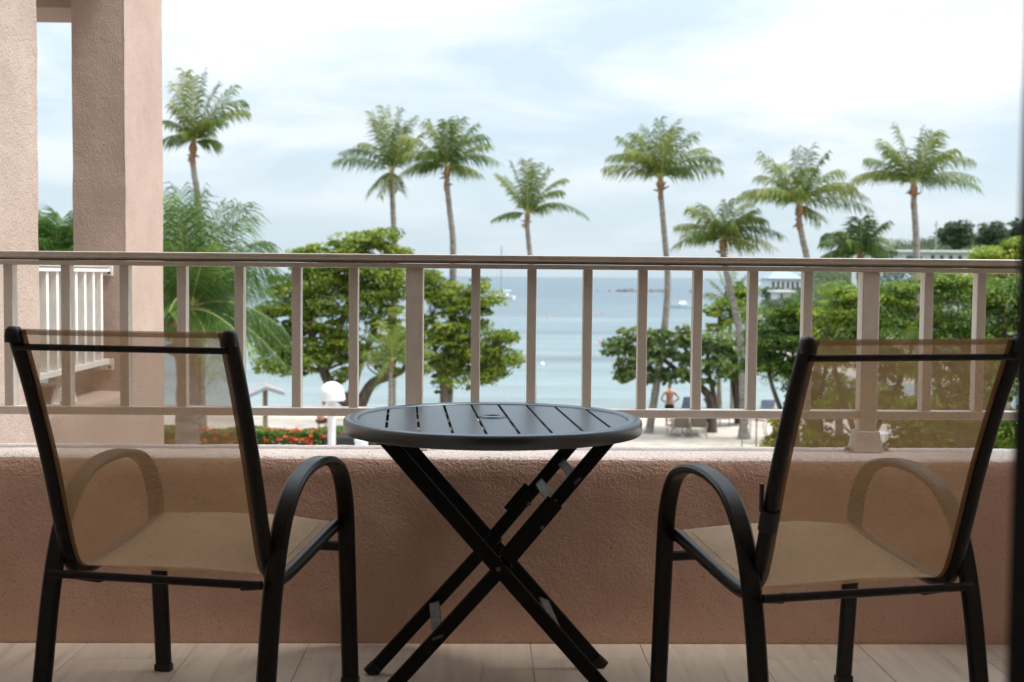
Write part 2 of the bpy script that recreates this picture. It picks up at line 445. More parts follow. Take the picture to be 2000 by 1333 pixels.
def wobble_grid(name, x0, x1, prof, mat, parent=None, nx=220, amp=0.0018, axis='x'):
    """Long plastered wall: a cross-section profile (y,z) swept along x with slight hand-trowelled waviness."""
    from mathutils import noise
    vs, fs = [], []
    m_ = len(prof)
    for i in range(nx + 1):
        x = x0 + (x1 - x0) * i / nx
        for j, (a, b) in enumerate(prof):
            q = noise.noise(Vector((x * 9, a * 9, b * 9))) * amp + noise.noise(Vector((x * 45, a * 45, b * 45 + 3))) * amp * 0.6
            if axis == 'x': vs.append((x, a + q, b + q * 0.8))
            else: vs.append((a + q, x, b + q * 0.8))
    for i in range(nx):
        for j in range(m_ - 1):
            q = (i * m_ + j, i * m_ + j + 1, (i + 1) * m_ + j + 1, (i + 1) * m_ + j)
            fs.append(q if axis != 'x' else tuple(reversed(q)))
    return MB().add(vs, fs).build(name, mat, parent, smooth=True)

# knee wall: pink inner face, worn and bleached rounded ledge
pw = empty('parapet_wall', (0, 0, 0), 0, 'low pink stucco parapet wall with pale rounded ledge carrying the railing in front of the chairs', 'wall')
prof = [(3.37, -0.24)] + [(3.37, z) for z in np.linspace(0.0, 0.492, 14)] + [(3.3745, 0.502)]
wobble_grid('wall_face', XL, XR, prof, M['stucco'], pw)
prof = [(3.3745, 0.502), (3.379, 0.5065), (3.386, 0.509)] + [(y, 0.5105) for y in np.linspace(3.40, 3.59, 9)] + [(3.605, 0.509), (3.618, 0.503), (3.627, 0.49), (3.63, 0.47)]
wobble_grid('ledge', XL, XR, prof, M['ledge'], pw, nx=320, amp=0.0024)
wobble_grid('outer_face', XL, XR, [(3.63, 0.47), (3.632, 0.2), (3.63, -0.24), (3.37, -0.24)], M['stucco_rough'], pw, nx=60)

# ceiling slab over the balcony, partition walls, facade with the open sliding door, the room behind the camera
tag(MB().box(XL - 0.25, XR + 0.25, YF - 3.8, 3.14, ZC, ZC + 0.22).build('balcony_ceiling', M['ceiling'], bevel=0.004), kind='structure')
tag(MB().box(XR, XR + 0.2, -3.1, YB, -0.24, ZC).build('partition_wall', M['pale'], bevel=0.006), 'pink partition wall closing the balcony on the right', 'wall')
tag(MB().box(XL - 0.2, XL, -3.1, YB, -0.24, ZC).build('partition_wall', M['pale'], bevel=0.006), 'pink partition wall closing the balcony on the left', 'wall')
fac = MB().box(-1.55, -0.95, 0.50, YF, -0.24, ZC).box(1.45, XR, 0.50, YF, -0.24, ZC).box(-0.95, 1.45, 0.50, YF, 2.12, ZC).build('facade_wall', M['pale'])
tag(fac, 'pink facade wall around the sliding door behind the balcony', 'wall')
tag(MB().box(XL, XR, -3.0, YF - 0.001, -0.24, -0.004).build('room_floor', M['room_floor']), kind='structure')
tag(MB().box(XL, XR, -3.1, -3.0, -0.24, ZC).build('room_back_wall', M['plaster']), kind='structure')
# sliding door: the leaf whose blurred dark stile cuts the right edge of the picture
sd = empty('sliding_door', (0, 0.60, 0), 0, 'dark bronze sliding glass door with its blurred stile at the right edge', 'door')
MB().box(0.266, 0.326, -0.022, 0.022, 0.02, 2.10).build('stile', M['door_metal'], sd, bevel=0.004)
MB().box(1.385, 1.445, -0.022, 0.022, 0.02, 2.10).build('stile', M['door_metal'], sd, bevel=0.004)
MB().box(0.326, 1.385, -0.020, 0.020, 0.02, 0.10).build('bottom_rail', M['door_metal'], sd, bevel=0.003)
MB().box(0.326, 1.385, -0.020, 0.020, 2.03, 2.10).build('top_rail', M['door_metal'], sd, bevel=0.003)
glass = bpy.data.materials.new('tinted_door_glass'); n, l = nodes_of(glass)
p = n['Principled BSDF']; p.inputs['Base Color'].default_value = (0.85, 0.86, 0.85, 1); p.inputs['Transmission Weight'].default_value = 1; p.inputs['Roughness'].default_value = 0.02; p.inputs['IOR'].default_value = 1.3
MB().box(0.320, 1.391, -0.003, 0.003, 0.09, 2.04).build('pane', glass, sd)
tag(MB().box(-0.95, 1.45, 0.535, 0.655, -0.004, 0.012).build('door_track', M['door_metal'], bevel=0.002), 'dark metal track in the floor under the sliding door', 'door track')

# ------------------------------------------------------------------ balcony railing
def railing(name, label, xs, posts, x0, x1, mat, group=None, zb=0.508, zt=1.057, z0=0.604, loc=(0, 0, 0), rz=0.0, bw=0.0255, endb=False):
    r_ = empty(name, loc, rz, label, 'railing', group)
    MB().sweep([(x0, 0, zt - 0.012), (x1, 0, zt - 0.012)], [(-0.030, -0.0105), (-0.0285, -0.012), (0.0285, -0.012), (0.030, -0.0105), (0.030, -0.0005), (0.0292, 0.0010), (0.022, 0.0060), (0.013, 0.0102), (0.005, 0.0123), (-0.005, 0.0123), (-0.013, 0.0102), (-0.022, 0.0060), (-0.0292, 0.0010), (-0.030, -0.0005)], (0, -1, 0)).build('top_rail', mat, r_, smooth=True)
    MB().box(x0, x1, -0.0262, 0.0262, zt - 0.0385, zt - 0.0255).build('sub_rail', mat, r_, bevel=0.001)
    spans = []
    a = x0
    for px_ in sorted(posts) + [None]:
        b = x1 if px_ is None else px_ - 0.0245
        spans.append((a, b))
        if px_ is not None: a = px_ + 0.0245
    for (a, b) in spans:
        MB().box(a, b, -0.0225, 0.0225, z0, z0 + 0.0235).build('bottom_rail', mat, r_, bevel=0.0022)
    bm_ = MB().box(-bw / 2, bw / 2, -0.019, 0.019, z0 + 0.0235, zt - 0.0385).mesh('baluster'); bm_.materials.append(mat)
    for x in xs:
        o = link('baluster', bm_, None, r_); o.location = (x, 0, 0)
        o.rotation_euler = (0, 0, random.uniform(-0.01, 0.01))
        b = o.modifiers.new('bevel', 'BEVEL'); b.width = 0.002; b.segments = 2
    for x in posts:
        po = MB().box(x - 0.0245, x + 0.0245, -0.0245, 0.0245, zb, zt - 0.0385).build('post', mat, r_, bevel=0.003)
        MB().add([(x - 0.040, -0.040, zb + 0.004), (x + 0.040, -0.040, zb + 0.004), (x + 0.040, 0.040, zb + 0.004), (x - 0.040, 0.040, zb + 0.004),
                  (x - 0.031, -0.031, zb + 0.062), (x + 0.031, -0.031, zb + 0.062), (x + 0.031, 0.031, zb + 0.062), (x - 0.031, 0.031, zb + 0.062)],
                 [(0, 1, 5, 4), (1, 2, 6, 5), (2, 3, 7, 6), (3, 0, 4, 7), (4, 5, 6, 7), (0, 3, 2, 1)]).build('base_shoe', mat, po, bevel=0.002)
        MB().box(x - 0.066, x + 0.066, -0.030, 0.030, zb + 0.0005, zb + 0.0055).build('flange', mat, po, bevel=0.002)
        for sx in (-0.054, 0.054):
            for sy in (-0.014,):
                MB().lathe([(0, 0.013), (0.006, 0.012), (0.0085, 0.008), (0.0085, 0.004), (0.012, 0.0035), (0.012, 0.0)], (x + sx, sy, zb + 0.0055), 10).build('bolt', M['screw'], po, smooth=True)
    return r_

k = 3.52 / 3.48
xs = [-1.457, -1.301, -1.145, -0.985, -0.828, -0.670, -0.513, -0.356, -0.018, 0.1375, 0.293, 0.4465, 0.600, 0.755, 0.908, 1.247, 1.396, 1.552, 1.705, 1.86, 2.015]
rail_main = railing('railing', 'cream painted metal balcony railing on the parapet right behind the table', [x * k * 0.996 for x in xs] , [-0.187 * k * 0.996, 1.083 * k * 0.996, 2.19], XL + 0.004, XR - 0.004, M['rail'], loc=(0, 3.52, 0))

# ------------------------------------------------------------------ the neighbouring balcony that juts forward on the left
nb_ = empty('neighbouring_balcony', (0, 0, 0), 0, 'pink stucco neighbouring balcony with two columns at the left edge', 'balcony')
XS = -1.55
def pillar(x0, x1, y0, y1, z0, z1, name, mat, parent):
    """A plastered pier with a dense skin and slightly uneven faces."""
    from mathutils import noise
    b = MB()
    nz_ = int((z1 - z0) / 0.06)
    def face(p0, pu, pv, nu, nv):
        vs, fs = [], []
        nrm = Vector(pu).cross(Vector(pv)).normalized()
        for i in range(nu + 1):
            for j in range(nv + 1):
                q = Vector(p0) + Vector(pu) * (i / nu) + Vector(pv) * (j / nv)
                if 0 < i < nu or True:
                    q = q + nrm * (noise.noise(q * 5) * 0.003) + Vector((noise.noise(q * 11 + Vector((5, 0, 0))) * 0.0022, noise.noise(q * 11) * 0.0022, 0))
                vs.append(q)
        for i in range(nu):
            for j in range(nv):
                a = i * (nv + 1) + j
                fs.append((a, a + nv + 1, a + nv + 2, a + 1))
        b.add(vs, fs)
    h = z1 - z0
    face((x0, y0, z0), (x1 - x0, 0, 0), (0, 0, h), 6, nz_)
    face((x1, y0, z0), (0, y1 - y0, 0), (0, 0, h), 10, nz_)
    face((x1, y1, z0), (x0 - x1, 0, 0), (0, 0, h), 6, nz_)
    face((x0, y1, z0), (0, y0 - y1, 0), (0, 0, h), 10, nz_)
    face((x0, y0, z1), (x1 - x0, 0, 0), (0, y1 - y0, 0), 4, 4)
    return b.build(name, mat, parent, smooth=True)
pillar(XS - 0.24, XS, 3.632, 4.43, -5.1, 2.355, 'column', M['stucco_rough'], nb_)
pillar(XS - 0.225, XS, 5.50, 6.14, -5.1, 2.355, 'column', M['stucco_out'], nb_)
wobble_grid('side_wall', 4.425, 5.505, [(XS, -5.1), (XS, -2.5)] + [(XS + 0.0, z) for z in (-1, 0, 0.2, 0.4, 0.462)] + [(XS - 0.006, 0.474), (XS - 0.02, 0.48), (XS - 0.10, 0.483), (XS - 0.185, 0.479), (XS - 0.19, 0.46), (XS - 0.19, -0.2)], M['stucco_out'], nb_, nx=60, amp=0.004, axis='y')
MB().box(-4.2, XS - 0.226, 5.72, 5.92, -5.1, 0.48).build('front_wall', M['stucco_rough'], nb_, bevel=0.01)
MB().box(-4.2, XS - 0.191, 1.5, 5.72, -0.24, -0.002).build('floor_slab', M['grout'], nb_)
MB().box(-4.2, XS, 1.5, 6.14, 2.36, 2.58).build('ceiling_slab', M['ceiling'], nb_)
MB().box(-4.2, XS - 0.226, 5.60, 5.95, 2.155, 2.359).build('front_beam', M['stucco_out'], nb_, bevel=0.01)

MB().box(-4.2, -4.0, 1.5, 5.72, -0.24, 2.36).build('far_partition', M['stucco_out'], nb_)
# its side railing runs away from us between the columns, its front railing beyond
L_ = 5.497 - 4.435
ys = [5.41 - 0.112 * i for i in range(9)]
sr = railing('railing', 'white side railing of the neighbouring balcony between the two pink columns', [y - 4.435 for y in ys if abs(y - 4.97) > 0.04], [4.965 - 4.435], 0.0, L_, M['rail_white'], zb=0.481, zt=1.04, z0=0.600, loc=(XS - 0.095, 4.435, 0), rz=R(90))
for (zz, hh) in ((0.985, 0.05), (0.575, 0.05)):
    MB().box(L_ - 0.006, L_, -0.042, 0.042, zz, zz + hh).build('wall_bracket', M['rail_white'], sr, bevel=0.001)
    for sy in (-0.026, 0.026):
        MB().sweep([(L_ - 0.010, sy, zz + 0.012), (L_ - 0.004, sy, zz + 0.012)], circ(0.006, 8)).build('bolt', M['plastic'], sr)
railing('railing', 'front railing of the neighbouring balcony glimpsed beyond its side railing', [0.05 + 0.14 * i for i in range(16)], [1.1], 0.0, 2.35, M['rail_white'], zb=0.481, zt=1.04, z0=0.600, loc=(-1.84 - 2.3, 5.82, 0))

# ------------------------------------------------------------------ sling chairs
def make_chair(loc, yaw, label):
    """Local: +Y forwards (towards the sea), X across."""
    c = empty('patio_chair', (loc[0], loc[1], 0), -yaw, label, 'chair', 'pair of sling chairs facing the sea')
    met = M['chair_metal']
    side = [(0.272, 0.012), (0.254, 0.22), (0.238, 0.40), (0.226, 0.465), (0.203, 0.516), (0.166, 0.553), (0.105, 0.574), (0.030, 0.581), (-0.045, 0.574), (-0.112, 0.552),
            (-0.172, 0.50), (-0.213, 0.425), (-0.247, 0.31), (-0.275, 0.17), (-0.306, 0.012)]
    for s in (-1, 1):
        path = smooth_path([(s * 0.245, u, z) for (u, z) in side], 5)
        fr = MB().sweep(path, rect(0.041, 0.019, 0.006), (1, 0, 0)).build('arm_and_leg_frame', met, c, smooth=True)
        for (u, du) in ((0.272, 0.001), (-0.306, -0.001)):
            MB().box(s * 0.245 - 0.0215, s * 0.245 + 0.0215, u - 0.0115, u + 0.0115, 0.0, 0.018).build('foot_cap', M['plastic'], fr, bevel=0.003)
    # back upright bends into the seat rail
    tube = [(-0.402, 0.886), (-0.392, 0.866), (-0.345, 0.768), (-0.285, 0.62), (-0.245, 0.50), (-0.214, 0.412), (-0.196, 0.378), (-0.165, 0.360), (-0.11, 0.357), (0.0, 0.370), (0.20, 0.398), (0.232, 0.396)]
    for s in (-1, 1):
        path = smooth_path([(s * 0.224, u, z) for (u, z) in tube], 5)
        up = MB().sweep(path, circ(0.0145, 12)).build('upright', met, c, smooth=True)
        MB().lathe([(0, 0.008), (0.008, 0.007), (0.0138, 0.001), (0.0158, -0.010), (0.0152, -0.024)], (s * 0.224, -0.404, 0.886), 14).build('end_cap', M['plastic'], up, smooth=True)
    MB().sweep([(-0.236, -0.262, 0.372), (0.232, -0.262, 0.372)], rect(0.0165, 0.014, 0.004), (0, 0, 1)).build('rear_crossbar', met, c, smooth=True)
    MB().sweep([(-0.245, 0.246, 0.345), (0.245, 0.246, 0.345)], rect(0.024, 0.016, 0.004), (0, 0, 1)).build('front_crossbar', met, c, smooth=True)
    MB().sweep([(-0.222, -0.399, 0.853), (0.222, -0.399, 0.853)], circ(0.0068, 10)).build('top_crossbar', met, c, smooth=True)
    # brackets under the seat where the rail meets the crossbar
    for s in (-1, 1):
        MB().sweep([(s * 0.205, -0.20, 0.352), (s * 0.165, -0.19, 0.345), (s * 0.140, -0.16, 0.350)], rect(0.02, 0.008), (0, 1, 0)).build('seat_bracket', met, c, smooth=True)
    # slings (own grids): back from the top hem to the bend, seat from the bend to the front hem
    def sling(profile, mat, name, sag, parent, half=0.211, nx=24, th=0.0016):
        from mathutils import noise
        P = smooth_path([(0, u, z) for (u, z) in profile], 6)
        vs, fs = [], []
        for i, q in enumerate(P):
            tt = P[min(i + 1, len(P) - 1)] - P[max(i - 1, 0)]; tt.normalize()
            nn = Vector((0, tt.z, -tt.y))
            e_ = math.sin(math.pi * min(max(i / (len(P) - 1), 0.0), 1.0)) * 0.55 + 0.45
            for j in range(nx + 1):
                x = (j / nx * 2 - 1)
                d = sag * e_ * (1 - x * x) + noise.noise(Vector((x * 2.2, q.y * 6, q.z * 6))) * 0.0025
                vs.append(Vector((x * half, q.y, q.z)) + nn * d)
        for i in range(len(P) - 1):
            for j in range(nx):
                a = i * (nx + 1) + j
                fs.append((a, a + 1, a + nx + 2, a + nx + 1))
        return MB().add(vs, fs).build(name, mat, parent, smooth=True)
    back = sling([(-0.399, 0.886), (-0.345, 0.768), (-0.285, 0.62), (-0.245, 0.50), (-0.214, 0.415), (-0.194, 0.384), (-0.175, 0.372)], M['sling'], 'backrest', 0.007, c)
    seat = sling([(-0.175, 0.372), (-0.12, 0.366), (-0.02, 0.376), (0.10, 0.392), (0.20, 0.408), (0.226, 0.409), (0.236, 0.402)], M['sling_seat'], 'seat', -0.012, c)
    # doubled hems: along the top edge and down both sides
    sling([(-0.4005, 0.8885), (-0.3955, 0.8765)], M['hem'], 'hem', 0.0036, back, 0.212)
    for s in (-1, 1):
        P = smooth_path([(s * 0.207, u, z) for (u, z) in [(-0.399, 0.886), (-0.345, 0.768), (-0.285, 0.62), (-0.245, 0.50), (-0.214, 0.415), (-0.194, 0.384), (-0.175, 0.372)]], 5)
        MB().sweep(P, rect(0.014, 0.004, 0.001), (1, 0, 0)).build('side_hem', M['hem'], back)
        st = MB()
        P = smooth_path([(s * 0.196, u, z + 0.0035) for (u, z) in [(-0.12, 0.366), (-0.02, 0.376), (0.10, 0.392), (0.20, 0.408)]], 14)
        for i in range(0, len(P) - 1, 2): st.sweep([P[i], P[i].lerp(P[i + 1], 0.8)], rect(0.0022, 0.0016, 0.0003), (1, 0, 0))
        so = st.build('stitching', M['stitch'], seat); so['kind'] = 'stuff'
    return c
ch1 = make_chair((-0.612, 2.815), R(12), 'dark brown metal patio chair with tan mesh sling, left of the round table')
ch2 = make_chair((0.7255, 2.724), R(-13), 'dark brown metal patio chair with tan mesh sling, right of the round table')
# the black clip on the right-hand chair's left upright
MB().sweep([(-0.224, -0.262, 0.548), (-0.224, -0.248, 0.505)], circ(0.0185, 12)).build('clip', M['plastic'], ch2, smooth=True)
MB().box(-0.247, -0.241, -0.268, -0.258, 0.545, 0.60).build('clip_tongue', M['plastic'], ch2, bevel=0.001)

# ------------------------------------------------------------------ folding bistro table
TY = R(3.6)
tb = empty('bistro_table', (0.028, 3.0, 0), TY, 'round charcoal slatted metal folding table on crossed legs between the two chairs', 'table')
tm = M['table_metal']
RO, RI, ZT = 0.357, 0.322, 0.662
MB().lathe([(RI, ZT - 0.024), (RI, ZT - 0.0045), (RI + 0.002, ZT - 0.002), (RI + 0.005, ZT - 0.001), (RO - 0.010, ZT), (RO - 0.004, ZT - 0.0016), (RO - 0.0006, ZT - 0.006), (RO, ZT - 0.012), (RO, ZT - 0.030), (RO - 0.002, ZT - 0.0335), (RO - 0.006, ZT - 0.034), (RO - 0.010, ZT - 0.031), (RO - 0.010, ZT - 0.024), (RI, ZT - 0.024)], n=120).build('rim', tm, tb, smooth=True)
edges = [-RI - 0.001] + [(-0.2125 + 0.0765 * i) for i in range(0)] 
slit = [-0.214 + 0.0722 * i for i in range(8)]
slit = [s - 0.0385 for s in slit]
bounds = [-RI] + slit + [RI]
HX, HR = 0.0, 0.017
for i in range(9):
    a, b = bounds[i] + (0.003 if i else 0), bounds[i + 1] - (0.003 if i < 8 else 0)
    n_ = 14
    vs, fs = [], []
    xs_ = [a + (b - a) * j / n_ for j in range(n_ + 1)]
    for x in xs_:
        h = math.sqrt(max(RI * RI - x * x, 0.0)) + 0.0015
        for (y, z) in ((-h, ZT - 0.0105), (-h, ZT - 0.0045), (h, ZT - 0.0045), (h, ZT - 0.0105)):
            vs.append((x, y, z))
    for j in range(n_):
        q = j * 4
        for s in range(4):
            fs.append((q + s, q + 4 + s, q + 4 + (s + 1) % 4, q + (s + 1) % 4))
    fs.append((3, 2, 1, 0)); q = n_ * 4; fs.append((q, q + 1, q + 2, q + 3))
    sl = MB().add(vs, fs).build('slat', tm, tb, bevel=0.0012)
# umbrella-hole grommet, a raised ring around a dark disc laid on the slats
hc = ((slit[4] + slit[3]) / 2, 0.03, ZT - 0.0045)
gr = MB().lathe([(0.019, -0.004), (0.019, 0.003), (0.021, 0.0048), (0.029, 0.0048), (0.033, 0.0022), (0.034, 0.0)], hc, 36).build('grommet', tm, tb, smooth=True)
MB().lathe([(0.0001, 0.0006), (0.0195, 0.0006)], hc, 24).build('hole_disc', M['plastic'], gr)
# under-frame bars beneath the slats, small stop on the right
MB().box(-0.30, 0.30, -0.012, 0.012, ZT - 0.024, ZT - 0.0112).build('support_bar', tm, tb, bevel=0.001)
for y in (-0.17, 0.17):
    MB().box(-0.265, 0.265, y - 0.010, y + 0.010, ZT - 0.024, ZT - 0.0112).build('support_bar', tm, tb, bevel=0.001)
MB().box(0.298, 0.310, -0.075, -0.060, ZT - 0.048, ZT - 0.024).build('stop_block', M['plastic'], tb, bevel=0.001)
# crossed legs: frame A (top left -> bottom right) inside, frame B (top right -> bottom left) in two lengths that fold
PV = 0.339
def P3(x, z, y): return (x, y, z)
LW, LT = 0.033, 0.015
for (y, sg) in ((-0.186, -1), (0.148, 1)):
    ya = y - sg * 0.009 if sg > 0 else y - 0.009
    yb = ya + (0.017 if sg < 0 else -0.017)
    leg = MB().sweep([P3(-0.262, 0.642, ya), P3(0.288, 0.010, ya)], rect(LW, LT, 0.003), (1, 0, 0.9)).build('leg', M['table_leg'], tb, smooth=True)
    MB().sweep([P3(0.278, 0.022, ya), P3(0.2985, -0.0015 + 0.003, ya)], rect(LW + 0.002, LT + 0.002, 0.005), (1, 0, 0.9)).build('foot_cap', M['plastic'], leg, smooth=True)
    leg = MB().sweep([P3(0.022, 0.350, yb), P3(-0.288, 0.010, yb)], rect(LW, LT, 0.003), (1, 0, -0.9)).build('leg', M['table_leg'], tb, smooth=True)
    MB().sweep([P3(-0.278, 0.022, yb), P3(-0.2985, 0.0015, yb)], rect(LW + 0.002, LT + 0.002, 0.005), (1, 0, -0.9)).build('foot_cap', M['plastic'], leg, smooth=True)
    # folding upper length, offset sideways
    MB().sweep([P3(0.262, 0.642, ya + 0.017 * (1 if sg < 0 else -1)), P3(0.012, 0.345, ya + 0.017 * (1 if sg < 0 else -1))], rect(LW * 0.97, LT, 0.003), (1, 0, -0.9)).build('upper_leg', M['table_leg'], tb, smooth=True)
    # lock plate alongside the hinge
    yl = yb + (0.0155 if sg < 0 else -0.0155) * 0.0 - (0.0 if sg < 0 else 0.0)
    if sg < 0: MB().sweep([P3(0.129, 0.489, yb - 0.010), P3(0.019, 0.358, yb - 0.010)], rect(0.043, 0.005, 0.001), (1, 0, -0.9)).build('hinge_plate', M['table_leg'], tb, smooth=True)
    else: MB().sweep([P3(0.104, 0.470, yb - 0.012), P3(0.052, 0.408, yb - 0.012)], rect(0.040, 0.005, 0.001), (1, 0, -0.9)).build('hinge_plate', M['table_leg'], tb, smooth=True)
    for (x, z, yy, rr) in ((0.0, PV, ya - 0.0085, 0.0055), (-0.246, 0.623, ya - 0.0085, 0.005), (0.10, 0.43, yb - 0.014, 0.005), (0.246, 0.623, yb - 0.0085, 0.005)):
        MB().sweep([(x, yy, z), (x, yy - 0.0025, z)], circ(rr, 10)).build('rivet', M['table_metal'], tb, smooth=True)
def cross(x, z, w=0.020, mat=None, tilt=(1, 0, 0.3), y0=-0.186, y1=0.150):
    return MB().sweep([(x, y0, z), (x, y1, z)], rect(w, 0.007, 0.002), tilt).build('brace', mat or M['brace'], tb, smooth=True)
cross(-0.135, 0.180, 0.026, tilt=(1, 0, 0.35)); cross(0.142, 0.180, 0.027, tilt=(1, 0, -0.45)); cross(0.125, 0.485, 0.024, tilt=(0.8, 0, 0.9)); cross(0.180, 0.535, 0.022, tilt=(0.8, 0, 0.9))

# ================================================================== beyond the balcony
GZ = -5.1                                    # sand level
def smoothstep(a, b, x):
    t = min(max((x - a) / (b - a), 0.0), 1.0); return t * t * (3 - 2 * t)
def coast_x(y): return max(0.232 * y, 26.0 - 0.0 * y) + 3.0 * math.sin(y * 0.05) + 1.2 * math.sin(y * 0.17)
def terrain(x, y):
    from mathutils import noise
    shore = 56.5 + 1.3 * math.sin(x * 0.11 + 1.0) + 0.5 * math.sin(x * 0.37)
    q = noise.noise(Vector((x * 0.35, y * 0.35, 0))) * 0.07 + noise.noise(Vector((x * 1.1, y * 1.1, 4))) * 0.02
    beach = GZ + q - 1.9 * smoothstep(shore - 6, shore + 22, y)
    c = coast_x(y)
    land_in = x - c
    up = smoothstep(-6, 4, land_in) * smoothstep(62, 90, y) * 2.2
    hill = 13.5 * smoothstep(0, 42, land_in) * smoothstep(110, 290, y) * (1 - 0.55 * smoothstep(420, 800, y)) + 5 * smoothstep(30, 110, land_in) * smoothstep(100, 300, y)
    hill *= 1 + 0.18 * noise.noise(Vector((x * 0.03, y * 0.03, 7)))
    return beach + up + hill

M['sand'] = mat_basic('pale_sand', (0.345, 0.300, 0.250), (0.46, 0.405, 0.35), rough=0.95, scale=1.6, bump=0.5, bscale=6, bdist=0.05, detail=8, spec=0.1)
# scrub colour takes over from the sand on the coast behind the beach
n, l = nodes_of(M['sand']); p = n['Principled BSDF']
geo = n.new('ShaderNodeNewGeometry'); sp_ = n.new('ShaderNodeSeparateXYZ'); l.new(geo.outputs['Position'], sp_.inputs[0])
fy = n.new('ShaderNodeMapRange'); fy.inputs['From Min'].default_value = 66; fy.inputs['From Max'].default_value = 80; l.new(sp_.outputs['Y'], fy.inputs['Value'])
fz = n.new('ShaderNodeMapRange'); fz.inputs['From Min'].default_value = -5.0; fz.inputs['From Max'].default_value = -4.2; l.new(sp_.outputs['Z'], fz.inputs['Value'])
fm = n.new('ShaderNodeMath'); fm.operation = 'MULTIPLY'; l.new(fy.outputs[0], fm.inputs[0]); l.new(fz.outputs[0], fm.inputs[1])
src = p.inputs['Base Color'].links[0].from_socket
gm = n.new('ShaderNodeMix'); gm.data_type = 'RGBA'; gm.inputs['B'].default_value = (0.06, 0.085, 0.03, 1)
l.new(fm.outputs[0], gm.inputs['Factor']); l.new(src, gm.inputs['A']); l.new(gm.outputs['Result'], p.inputs['Base Color'])

def grid_axis(parts):
    out = []
    for (a, b, s) in parts: out += list(np.arange(a, b, s))
    return out + [parts[-1][1]]
gx = grid_axis([(-1500, -200, 130), (-200, -40, 8), (-40, 60, 1.6), (60, 260, 5), (260, 900, 60)])
gy = grid_axis([(-60, 3, 9), (3, 30, 3), (30, 70, 1.0), (70, 140, 3), (140, 420, 7), (420, 1500, 60)])
vs = [(x, y, terrain(x, y)) for y in gy for x in gx]
nx_ = len(gx)
fs = [(j * nx_ + i, j * nx_ + i + 1, (j + 1) * nx_ + i + 1, (j + 1) * nx_ + i) for j in range(len(gy) - 1) for i in range(nx_ - 1)]
tag(MB().add(vs, fs).build('sandy_ground', M['sand'], smooth=True), kind='structure')

sea_m = bpy.data.materials.new('calm_sea'); n, l = nodes_of(sea_m)
p = n['Principled BSDF']; p.inputs['Roughness'].default_value = 0.24; p.inputs['IOR'].default_value = 1.33; p.inputs['Specular IOR Level'].default_value = 0.5
geo = n.new('ShaderNodeNewGeometry'); sp_ = n.new('ShaderNodeSeparateXYZ'); l.new(geo.outputs['Position'], sp_.inputs[0])
mr = n.new('ShaderNodeMapRange'); mr.inputs['From Min'].default_value = 56; mr.inputs['From Max'].default_value = 420; l.new(sp_.outputs['Y'], mr.inputs['Value'])
rp = n.new('ShaderNodeValToRGB'); e = rp.color_ramp.elements
e[0].position = 0.0; e[0].color = (0.215, 0.265, 0.26, 1); e[1].position = 1.0; e[1].color = (0.05, 0.09, 0.12, 1)
for (ps, c_) in ((0.05, (0.155, 0.208, 0.212, 1)), (0.22, (0.115, 0.162, 0.175, 1)), (0.55, (0.08, 0.128, 0.15, 1))):
    q = e.new(ps); q.color = c_
l.new(mr.outputs[0], rp.inputs[0])
pm = n.new('ShaderNodeMapping'); pm.inputs['Scale'].default_value = (0.02, 0.09, 1); l.new(geo.outputs['Position'], pm.inputs[0])
pn = n.new('ShaderNodeTexNoise'); pn.inputs['Scale'].default_value = 1.0; pn.inputs['Detail'].default_value = 7; pn.inputs['Roughness'].default_value = 0.65; l.new(pm.outputs[0], pn.inputs['Vector'])
pr_ = n.new('ShaderNodeMapRange'); pr_.inputs['From Min'].default_value = 0.3; pr_.inputs['From Max'].default_value = 0.7; pr_.inputs['To Min'].default_value = 0.55; pr_.inputs['To Max'].default_value = 1.35; l.new(pn.outputs['Fac'], pr_.inputs['Value'])
pmx = n.new('ShaderNodeMix'); pmx.data_type = 'RGBA'; pmx.blend_type = 'MULTIPLY'; pmx.inputs['Factor'].default_value = 1; l.new(rp.outputs[0], pmx.inputs['A']); l.new(pr_.outputs[0], pmx.inputs['B']); l.new(pmx.outputs['Result'], p.inputs['Base Color'])
mp = n.new('ShaderNodeMapping'); mp.inputs['Scale'].default_value = (0.35, 1.0, 1); l.new(geo.outputs['Position'], mp.inputs[0])
na = n.new('ShaderNodeTexNoise'); na.inputs['Scale'].default_value = 1.4; na.inputs['Detail'].default_value = 6; na.inputs['Roughness'].default_value = 0.6; l.new(mp.outputs[0], na.inputs['Vector'])
bp = n.new('ShaderNodeBump'); bp.inputs['Strength'].default_value = 1.0; bp.inputs['Distance'].default_value = 0.35
l.new(na.outputs['Fac'], bp.inputs['Height']); l.new(bp.outputs[0], p.inputs['Normal'])
SEA = -5.62
tag(MB().add([(-6000, 50, SEA), (6000, 50, SEA), (6000, 9000, SEA), (-6000, 9000, SEA)], [(0, 1, 2, 3)]).build('sea', sea_m), kind='structure')
M['path'] = mat_basic('pale_concrete', (0.32, 0.325, 0.315), (0.40, 0.395, 0.38), rough=0.9, scale=2)
# a pale concrete walk runs along the back of the beach
vs = []; fs = []
for i in range(61):
    x = -14 + i * 0.9
    for y in (34.5, 39.3): vs.append((x, y + 0.25 * math.sin(x * 0.2), GZ + 0.11))
    if i: fs.append((2 * i - 2, 2 * i, 2 * i + 1, 2 * i - 1))
tag(MB().add(vs, fs).build('beach_path', M['path']), kind='structure')

